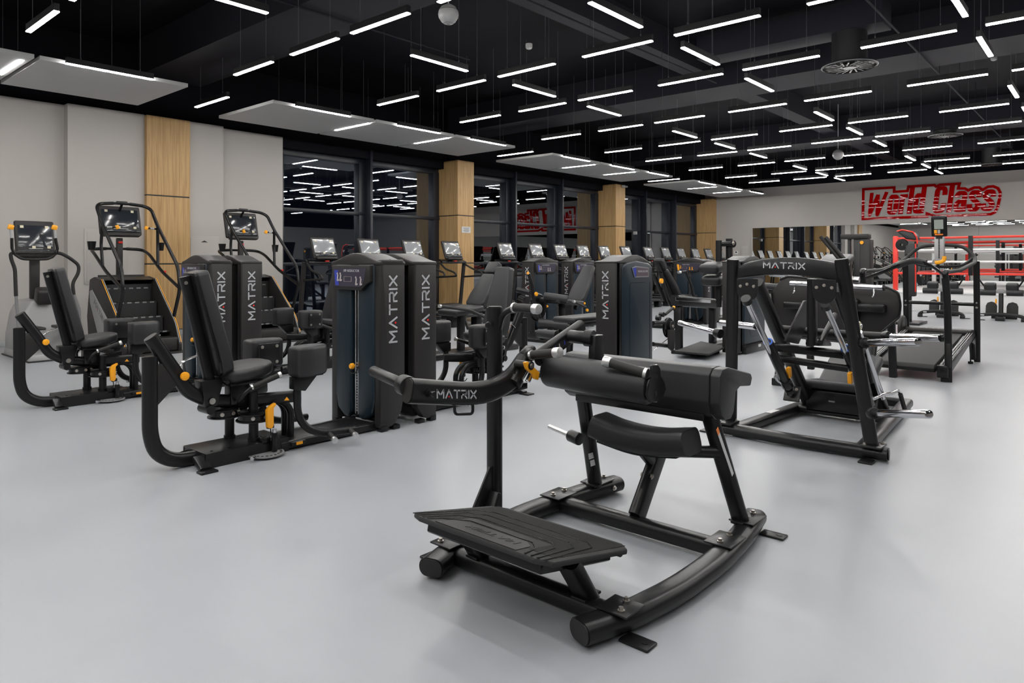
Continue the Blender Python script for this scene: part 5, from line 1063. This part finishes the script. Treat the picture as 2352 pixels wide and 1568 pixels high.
    for u, v in ((1512, 730), (1520, 722)): 
        bm = B(); k = q(u, v); cyl(bm, k + Vector((0, -.03, 0)), k + Vector((0, .03, 0)), .035, n=14); obj('link_joint', bm, BLS, t)
    bm = B(); box(bm, (7.20, 5.0, .66), (1.1, .34, .07), RY(0), .03, 3); obj('bench_pad', bm, PADM, t); 
    bm = B(); sweep(bm, [(6.75, 5.0, .05), (6.8, 5.0, .58), (7.8, 5.0, .60), (7.85, 5.0, .05)], rr(.07, .07, .02, 3), .08, (0, 1, 0)); obj('bench_frame', bm, BLK, t)
    bm = B(); cyl(bm, (6.85, 5.25, .45), (6.85, 5.55, .45), .055, n=20, bev=.01); obj('ankle_roller', bm, PADM, t)
    bm = B(); box(bm, (7.15, 5.1, .03), (1.6, .3, .05), None, .01); obj('base_plate', bm, BLK, t)

    # seated machine with a headrest behind the second front tower
    t = thing('seated_press_machine', 'seated machine with a reclined grey headrest pad, right of the front towers', 'exercise machine', (7.4, 7.2, 0))
    y = 7.2; c = seatpair(t, None, P(1134, 600, y=y), P(1086, 700, y=y), P(1030, 712, y=y), .36, .10, True)
    bm = B(); bb(bm, 6.3, 8.2, y - .18, y + .18, .0, .08, .015); obj('base_frame', bm, BLK, t)
    for s in (-1, 1):
        a = P(1012, 703, y=y - .28 if s < 0 else y + .28); b_ = P(1078, 712, y=y - .28 if s < 0 else y + .28); bm = B(); tube(bm, [(c.x + .3, y + s * .15, .35), (c.x + .35, y + s * .28, .5), b_, a], .022, .06, 10); g = obj('arm_rest', bm, GRP, t); bm = B(); cyl(bm, a, a + (a - b_).normalized() * .03, .025, n=12); obj('grip_end_cap', bm, SIL, g)
    W.xf = Matrix.Translation((6.35, 7.62, 0)); tower(t, .6, .25, 1.36, 'LEG PRESS', logos=False); W.xf = Matrix.Identity(4)

    # leg extension with tower pair behind it
    def extension(x0, lab, seat, full=True):
        t = thing('leg_extension_machine', lab, 'exercise machine', (x0 + .4, 8.2, 0), 'leg extension machines')
        W.xf = Matrix.Translation((x0, 8.27, 0)) @ Matrix.Rotation(math.pi / 2, 4, 'Z') @ Matrix.Translation((0, -.80, 0)); tower(t, .80, .26, 1.36, 'LEG EXTENSION', sides=(1, -1)); W.xf = Matrix.Identity(4)
        if full:
            y = 7.3; q = lambda u, v, yy=y: P(u, v, y=yy)
            c = seatpair(t, None, q(1352, 608), q(1318, 690), q(1262, 684), .36, .09)
            bm = B(); cyl(bm, q(1236, 741, 7.35), q(1303, 748, 6.95), .075, n=22, bev=.015); obj('shin_roller', bm, PADM, t)
            bm = B(); cyl(bm, q(1250, 680, 7.35), q(1304, 688, 7.0), .07, n=22, bev=.015); obj('knee_roller', bm, PADM, t)
            bm = B(); sweep(bm, [(c.x - .55, y, .05), (c.x - .2, y, .30), (c.x + .75, y, .10)], rr(.06, .08, .02, 3), .1, (0, 1, 0)); bb(bm, c.x - .6, c.x + .9, y - .2, y + .9, 0, .05, .01); obj('base_frame', bm, BLK, t)
            bm = B(); k = q(1230, 675, 7.5); cyl(bm, q(1187, 665, 7.6), q(1216, 672, 7.4), .045, n=14); cyl(bm, q(1192, 683, 7.6), q(1204, 688, 7.5), .04, n=14); obj('counterweight', bm, BLK, t)
            bm = B(); tube(bm, [q(1214, 628, 7.45), q(1222, 655, 7.45), q(1226, 690, 7.45), q(1242, 735, 7.4)], .03, .05, 10); obj('lever_arm', bm, BLK, t)
            bm = B(); cyl(bm, q(1213, 624, 7.43), q(1212, 630, 7.43), .018, n=12); obj('lever_tip', bm, YEL, t)
            k = q(1230, 675, 7.35); bm = B(); cyl(bm, k, k + Vector((0, -.03, 0)), .035, n=18, bev=.005); obj('adjuster_knob', bm, YEL, t)
            k = q(1347, 712, 7.1); bm = B(); cyl(bm, k, k + Vector((0, -.03, 0)), .025, n=18); obj('adjuster_knob', bm, YEL, t)
            bm = B(); lathe(bm, q(1235, 705, 7.55), [(.02, -.02), (.22, -.02), (.24, 0), (.22, .02), (.02, .02)], 30, rot=RX(90)); obj('cam_pulley', bm, BLS, t)
            for v0, v1 in (((1320, 693), (1345, 705)),): bm = B(); cyl(bm, q(*v0, 6.95), q(*v1, 6.95), .02, n=12); g = obj('handle_grip', bm, GRP, t); bm = B(); cyl(bm, q(v0[0] - 4, v0[1] - 2, 6.95), q(*v0, 6.95), .023, n=12); obj('grip_end_cap', bm, SIL, g)
            bm = B(); tube(bm, [q(1265, 790, 7.0), q(1265, 762, 7.0)], .03, 0, 12); obj('rubber_stop', bm, BLS, t)
    extension(10.04, 'leg extension machine with a grey backrest in front of two dark towers', None)
    extension(11.27, 'dark weight tower with a slanted placard, immediately right of the leg extension tower', None, False)

    # chest press further back
    t = thing('chest_press_machine', 'seated press machine with a yellow placard, behind the arched leg press on the left', 'exercise machine', (14.0, 7.0, 0))
    W.xf = Matrix.Translation((14.0, 6.70, 0)); tower(t, .78, .25, 1.36, 'CHEST PRESS', accent=YEL); W.xf = Matrix.Identity(4)
    y = 7.05; q = lambda u, v, yy=y: P(u, v, y=yy)
    seatpair(t, None, q(1514, 592), q(1550, 676), q(1582, 676), .34, .09, True)
    bm = B(); tube(bm, [q(1575, 622, 6.8), q(1590, 660, 6.8), q(1602, 735, 6.8)], .03, .1, 10); tube(bm, [q(1562, 625, 6.85), q(1575, 623, 6.8)], .022, 0, 10); obj('press_arm', bm, BLK, t); bm = B(); cyl(bm, q(1558, 625, 6.85), q(1563, 625, 6.85), .03, n=12); obj('grip_end_cap', bm, SIL, t)
    bm = B(); sweep(bm, [q(1500, 628, 7.2), q(1527, 690, 7.2)], rr(.06, .07, .02, 3), 0, (0, 1, 0)); sweep(bm, [q(1518, 625), q(1535, 690), q(1570, 735)], rr(.07, .08, .02, 3), .2, (0, 1, 0)); obj('back_frame_tube', bm, BLK, t)
    bm = B(); bb(bm, 12.6, 14.1, y - .25, y + .25, 0, .07, .012); obj('base_frame', bm, BLK, t)
    k = q(1517, 645, 6.85); bm = B(); cyl(bm, k, k + Vector((0, -.04, 0)), .05, n=14); obj('adjuster_knob', bm, YEL, t)
    t = thing('shoulder_press_machine', 'weight tower tucked right behind the yellow placard tower', 'exercise machine', (14.9, 6.9, 0)); W.xf = Matrix.Translation((14.50, 6.72, 0)); tower(t, .78, .25, 1.34, 'SHOULDER PRESS', accent=YEL); W.xf = Matrix.Identity(4)
    bm = B(); box(bm, (15.4, 7.1, .5), (.4, .35, .09), None, .03, 3); obj('seat_pad', bm, PADM, t); bm = B(); bb(bm, 14.7, 15.9, 6.9, 7.3, 0, .07, .01); bb(bm, 15.35, 15.45, 7.05, 7.15, .05, .47); obj('base_frame', bm, BLK, t)

    # selectorised abdominal / arm machine with a tall twin post, left of the leg press
    t = thing('arm_curl_machine', 'tall twin-post machine with rounded grey pads, left of the arched leg press', 'exercise machine', (10.2, 4.6, 0))
    W.xf = Matrix.Translation((9.78, 4.16, 0))
    bm = B(); prism(bm, [(0, 0, .03), (.9, 0, .03), (.9, .27, .03), (0, .27, .03)], (0, 0, 1.33), .02, 2); obj('tower_frame', bm, BLS, t)
    bm = B(); prism(bm, [(-.012, 0, .02), (-.012, 0, 1.36), (-.012, .27, 1.36), (-.012, .27, .02)], (.1, 0, 0), .014, 2); sp = obj('side_panel', bm, CHA, t); logo(sp, (-.0135, .1, .66), (0, 0, 1), (0, 1, 0), .072)
    bm = B(); prism(bm, [(.10, -.02, .14), (.10, -.02, 1.33), (.45, -.02, 1.37), (.89, -.02, 1.32), (.89, -.02, .14)], (0, .06, 0), .02, 3); rs = obj('rear_shroud', bm, NAV, t)
    bm = B(); sweep(bm, [(.3, -.0215, 1.1), (.3, -.0215, .3), (.36, -.0215, .24), (.8, -.0215, .24)], rr(.004, .002, .0005, 1), .05, (0, 1, 0)); obj('shroud_crease', bm, BLS, rs)
    bm = B(); bb(bm, .12, .95, -.04, .27, .0, .13, .01); obj('tower_foot', bm, BLS, t); bm = B(); box(bm, (.62, -.042, .09), (.10, .003, .04)); obj('serial_sticker', bm, STK, t)
    prf = [(-.02, 1.34), (-.02, 1.36), (.12, 1.37), (.25, 1.41), (.38, 1.44), (.55, 1.44), (.68, 1.41), (.82, 1.36), (.9, 1.33), (.9, 1.31)]
    bm = B(); prism(bm, [(x, -.01, z) for x, z in prf], (0, .29, 0), .012, 2); obj('top_cap', bm, CHA, t); W.xf = Matrix.Identity(4)
    y = 4.95; q = lambda u, v, yy=y: P(u, v, y=yy)
    bm = B(); sweep(bm, [q(1651, 552), q(1651, 705)], rr(.065, .09, .015, 3), 0, (0, 1, 0)); obj('front_post', bm, BLK, t)
    bm = B(); sweep(bm, [q(1675, 548, 4.85), q(1675, 700, 4.85)], rr(.09, .09, .015, 3), 0, (0, 1, 0)); pp = obj('rear_post', bm, BLK, t); bm = B(); cyl(bm, q(1652, 560, 4.95), q(1680, 560, 4.8), .045, n=14); cyl(bm, q(1681, 560, 4.8), q(1684, 560, 4.77), .06, n=16); obj('pivot_tube', bm, BLK, t); bolt(pp, q(1684, 558, 4.76), (0, -1, 0), .03, .02)
    for (u0, v0, u1, v1) in ((1622, 622, 1648, 608), (1630, 648, 1650, 636)):
        c = (q(u0, v0) + q(u1, v1)) / 2; bm = B(); box(bm, c, (.32, .34, .16), RY(-12), .06, 4); obj('arm_pad', bm, PADM, t)
    bm = B(); sweep(bm, [q(1550, 690, 4.9), q(1636, 697, 4.9)], rr(.13, .16, .03, 3)); bx_ = obj('slide_rail', bm, BLK, t); bm = B(); sweep(bm, [q(1552, 686, 4.82), q(1632, 692, 4.82)], rr(.01, .05, .004, 1)); obj('rail_strip', bm, CHR, bx_)
    bm = B(); a, b_ = q(1555, 700, 4.9), q(1640, 700, 4.9); 
    bb(bm, a.x + .02, a.x + .1, 4.85, 4.95, 0, .7, .01); bb(bm, b_.x - .1, b_.x, 4.85, 4.95, 0, .7, .01); bb(bm, a.x, b_.x + .6, 4.8, 5.0, 0, .06, .01); obj('base_frame', bm, BLK, t)
    a, b_, c_, d_ = (P(u, v, z=.10) for u, v in ((1549, 805), (1610, 783), (1668, 795), (1628, 812)))
    bm = B(); prism(bm, [a, b_, c_, d_], (0, 0, -.03), .008); obj('foot_platform', bm, RUB, t); e = (a + b_ + c_ + d_) / 4; bm = B(); bb(bm, e.x - .15, e.x + .3, e.y - .12, e.y + .12, 0, .07); obj('platform_base', bm, BLK, t)

    # second plate-loaded press seen from behind its foot plate
    t = thing('plate_loaded_press', 'plate-loaded press seen from behind its wide black foot plate', 'exercise machine', (8.2, 2.4, 0))
    x = 7.95; q = lambda u, v, xx=x: P(u, v, x=xx)
    ol = [q(*p) for p in ((1773, 672), (1792, 641), (1810, 634), (1925, 645), (2040, 660), (2064, 672), (2069, 700), (2066, 728), (2030, 757), (2012, 776), (1985, 790), (1800, 772), (1775, 700))]
    bm = B(); prism(bm, ol, (.05, 0, 0), .012, 2); fp = obj('foot_plate', bm, CHA, t)
    bm = B(); sweep(bm, [p_ + Vector((-.004, 0, 0)) for p_ in ol[1:] + ol[:1]], circ(.011, 8), .03, (1, 0, 0)); obj('plate_rim', bm, BLS, fp)
    for (u0, v0, u1, v1) in ((1800, 692, 1848, 712), (1970, 697, 2033, 719)):
        a, b_ = q(u0, v0, 7.85), q(u1, v1, 7.85); bm = B(); bb(bm, 7.82, 7.95, b_.y, a.y, b_.z, a.z, .02, 3); obj('stop_block', bm, BLS, fp)
    bm = B(); prism(bm, [q(*p, 7.85) for p in ((1965, 686), (1970, 690), (1970, 735), (1962, 745), (1955, 720))], (.1, 0, 0), .004); obj('plate_rib', bm, BLS, fp)
    horn(t, q(1815, 650, 7.75), q(2028, 661, 7.75), .026, False); obj('horn_end_cap', cyl(B(), q(2028, 661, 7.75), q(2032, 661, 7.75), .03, n=16), BLS, t)
    horn(t, q(1768, 629, 8.1), q(1840, 634, 8.1), .03, False); horn(t, q(1925, 640, 8.1), q(1974, 643, 8.1), .034, False)
    bm = B(); tube(bm, [q(1740, 655, 8.1), q(1790, 660, 8.1), q(1850, 652, 8.1)], .04, .05, 12); obj('shoulder_pad', bm, PADM, t)
    for u, v in ((1824, 655), (2006, 664)): bm = B(); tube(bm, [q(u, v, 7.72), q(u + 1, v + 14, 7.70), q(u - 3, v + 18, 7.7)], .008, .01, 8); obj('snap_hook', bm, CHR, t)
    for yy in (1.95, 2.85):
        bm = B(); sweep(bm, [(7.7, yy, .05), (8.05, yy, .65), (8.7, yy, .8), (8.8, yy, .05)], rr(.07, .08, .02, 3), .1, (0, 1, 0)); obj('side_frame', bm, BLK, t)
    bm = B(); bb(bm, 7.6, 8.82, 2.32, 2.46, 0, .06, .01); bb(bm, 7.65, 7.75, 1.9, 2.9, 0, .08, .01); obj('base_frame', bm, BLK, t)
    bm = B(); bb(bm, 8.0, 8.1, 1.95, 2.85, .62, .70, .01); obj('cross_bar', bm, BLK, t)
    for (u0, v0), (u1, v1) in (((1885, 543), (1932, 600)), ((1897, 545), (1942, 598))):
        bm = B(); cyl(bm, P(u0, v0, x=8.4), P(u1, v1, x=8.4), .022, n=12); obj('carriage_handle', bm, GRP, t)
    bm = B(); a = P(1937, 599, x=8.4); sweep(bm, [a, (8.3, a.y, .95), (8.1, a.y + .1, .68)], rr(.05, .06, .02, 3), .1, (0, 1, 0)); obj('handle_mount', bm, BLK, t)
    bm = B(); box(bm, P(1915, 603, x=8.5), (.5, .32, .09), RY(-15), .03, 3); obj('back_pad', bm, PADM, t)

    # cable machine and red-trimmed pad station near the ring
    t = thing('cable_machine', 'tall black cable machine with a wide top bar, left of the ring', 'exercise machine', (15.0, 4.0, 0))
    x = 15; q = lambda u, v, xx=x: P(u, v, x=xx)
    a, b_ = q(1933, 543), q(1997, 541); bm = B(); bb(bm, 14.9, 15.15, b_.y, a.y, 1.80, 1.90, .02); obj('top_beam', bm, CHA, t)
    for u, w_ in ((1951, .05), (1970, .13)):
        a = q(u, 600); bm = B(); bb(bm, 14.95, 15.1, a.y - w_ / 2, a.y + w_ / 2, 0, 1.82, .01); obj('column', bm, BLK, t)
    a = q(1981, 600); bm = B(); bb(bm, 14.9, 15.2, a.y - .16, a.y + .03, 0, 1.80, .03); obj('weight_cover', bm, CHA, t)
    a = q(1983, 557); bm = B(); cyl(bm, a + Vector((-.12, 0, 0)), a + Vector((-.08, 0, 0)), .035, n=14); obj('pulley_knob', bm, YEL, t)
    bm = B(); bb(bm, 14.6, 15.4, 3.45, 4.15, 0, .06, .01); obj('base_frame', bm, BLK, t)
    t = thing('power_frame_pad', 'black pad column with bright red trim standing before the ring', 'exercise machine', (17.0, 3.5, 0))
    x = 17; a, b_ = q(2078, 560, x), q(2104, 670, x)
    bm = B(); bb(bm, 16.95, 17.1, b_.y, a.y, b_.z - .1, a.z, .03, 3); k = obj('pad_column', bm, PADM, t)
    bm = B(); sweep(bm, [(16.945, b_.y, b_.z), (16.945, b_.y, a.z), ], circ(.012, 8), 0); obj('red_trim', bm, REDM, k)
    c0, c1 = q(2062, 530, x), q(2106, 545, x); bm = B(); prism(bm, [q(2060, 532, x), q(2072, 528, x), q(2098, 534, x), q(2106, 545, x), q(2105, 552, x), q(2080, 549, x)], (.35, 0, 0), .03, 3); hp = obj('head_pad', bm, PADM, t)
    bm = B(); sweep(bm, [q(2060, 531, x - .005), q(2072, 527.5, x - .005), q(2098, 533, x - .005), q(2106, 545, x - .005), q(2107, 560, x - .005)], circ(.015, 8), .02, (1, 0, 0)); obj('red_trim', bm, REDM, hp)
    bm = B(); lathe(bm, q(2072, 562, x), [(.03, -.05), (.12, -.05), (.13, 0), (.12, .05), (.03, .05)], 24, rot=RY(90)); obj('side_roller', bm, BLS, t)
    bm = B(); bb(bm, 17.0, 17.1, 3.42, 3.52, 0, 1.2, .01); bb(bm, 16.7, 17.5, 3.2, 3.75, 0, .05, .01); obj('stand', bm, BLK, t)
    # hyperextension benches
def hyper(label):
    t = thing('back_extension_bench', label, 'bench', (0, 0, 0), 'back extension benches before the ring')
    bm = B(); sweep(bm, [(-.22, -.46, .06), (-.22, -.40, .12), (-.2, -.12, .15), (-.2, .12, .15), (-.22, .40, .12), (-.22, .46, .06)], rr(.09, .075, .02, 3), .08); fb = obj('front_bar', bm, BLK, t)
    bm = B(); box(bm, (-.268, .33, .125), (.004, .07, .025)); obj('bar_sticker', bm, STK, fb)
    for y in (-.44, .44):
        bm = B(); bb(bm, -.28, -.18, y - .05, y + .05, 0, .07, .01); box(bm, (-.2, y - .10, .008), (.08, .10, .016), None, .004); obj('floor_foot', bm, BLK, t)
    bm = B(); sweep(bm, [(-.2, 0, .12), (.55, 0, .10)], rr(.09, .09, .02, 3)); bb(bm, -.27, -.1, -.09, .09, 0, .09, .01); bb(bm, .5, .6, -.25, .25, 0, .09, .01); obj('spine', bm, BLK, t)
    bm = B(); sweep(bm, [(-.05, 0, .1), (.0, 0, .62)], rr(.09, .09, .02, 3), 0, (0, 1, 0)); obj('column', bm, BLK, t)
    bm = B(); box(bm, (.0, 0, .66), (.10, .22, .08), None, .01); prism(bm, [(-.06, -.14, .62), (-.06, .14, .62), (-.06, .06, .72), (-.06, -.06, .72)], (.05, 0, 0), .004); obj('carriage', bm, GRYM, t)
    for s in (-1, 1):
        bm = B(); box(bm, (.0, s * .21, .765), (.16, .24, .19), RY(-18), .045, 4); obj('hip_pad', bm, PADM, t)
        bm = B(); cyl(bm, (-.02, s * .10, .64), (-.02, s * .42, .64), .075, n=22, bev=.012); obj('calf_roller', bm, PADM, t)
        bm = B(); tube(bm, [(.05, s * .30, .74), (.0, s * .36, .83), (-.05, s * .46, 1.0)], .018, .04, 10); g = obj('handle_tube', bm, BLK, t); bm = B(); cyl(bm, (-.045, s * .455, .99), (-.052, s * .465, 1.03), .022, n=12); obj('grip_end_cap', bm, SIL, g)
        pr = [(-.11, 0), (-.11, .2), (-.08, .27), (0, .30), (.08, .27), (.11, .2), (.11, 0)]
        bm = B(); prism(bm, [(.06 + z * .25, s * .20 + a, .12 + z) for a, z in pr], (.03, 0, 0), .008, 2); obj('foot_plate', bm, RUB, t)
    bm = B(); box(bm, (-.08, .09, .44), (.03, .035, .11), None, .01); obj('height_lever', bm, YEL, t)
    top(); return t
mid()
h = hyper('back extension bench on the right, fully in front of the white ring skirt'); h.location = (19.45, 2.08, 0)
dup(h, (19.65, 3.27, 0), 0, 'back extension bench seen through the frame of the sled treadmill')
def ring():
    t = thing('boxing_ring', 'white raised boxing ring with red and white ropes under the sign', 'boxing ring', (24.5, 1.5, 0))
    x0, x1, y0, y1, zt = 21.6, 27.45, -3.6, 5.0, .53
    bm = B(); bb(bm, x0, x1, y0, y1, 0, zt - .02, .01); obj('skirt', bm, mat('ring_skirt_vinyl', (.66, .66, .66), .5, bump=.6, bscale=3), t)
    bm = B(); bb(bm, x0 - .03, x1 + .03, y0 - .03, y1 + .03, zt - .05, zt + .015, .015); obj('canvas', bm, WHT, t)
    P4 = [((21.85, 4.78), REDM), ((27.2, 4.78), WHT), ((27.2, -3.4), REDM), ((21.85, -3.4), WHT)]
    for (x, y), m in P4:
        bm = B(); bb(bm, x - .06, x + .06, y - .06, y + .06, zt if 0 else .5, 2.06, .02); obj('corner_post', bm, m, t)
    for z, m in ((1.99, REDM), (1.66, WHT), (1.34, WHT), (1.02, REDM)):
        for (a, _), (b_, _) in zip(P4, P4[1:] + P4[:1]):
            bm = B(); cyl(bm, (a[0], a[1], z), (b_[0], b_[1], z), .03, n=12); obj('rope', bm, m, t)
    for y in (3.0, .2, -1.5):
        bm = B(); bb(bm, 21.81, 21.89, y - .05, y + .05, .98, 2.03); s_ = obj('rope_spacer', bm, BLS, t)
        bm = B(); bb(bm, 27.16, 27.24, y - .05, y + .05, .98, 2.03); obj('rope_spacer', bm, BLS, t)
    bm = B(); bb(bm, 24.4, 24.5, 4.74, 4.82, .98, 2.03); obj('rope_spacer', bm, BLS, t)
    top()
ring()
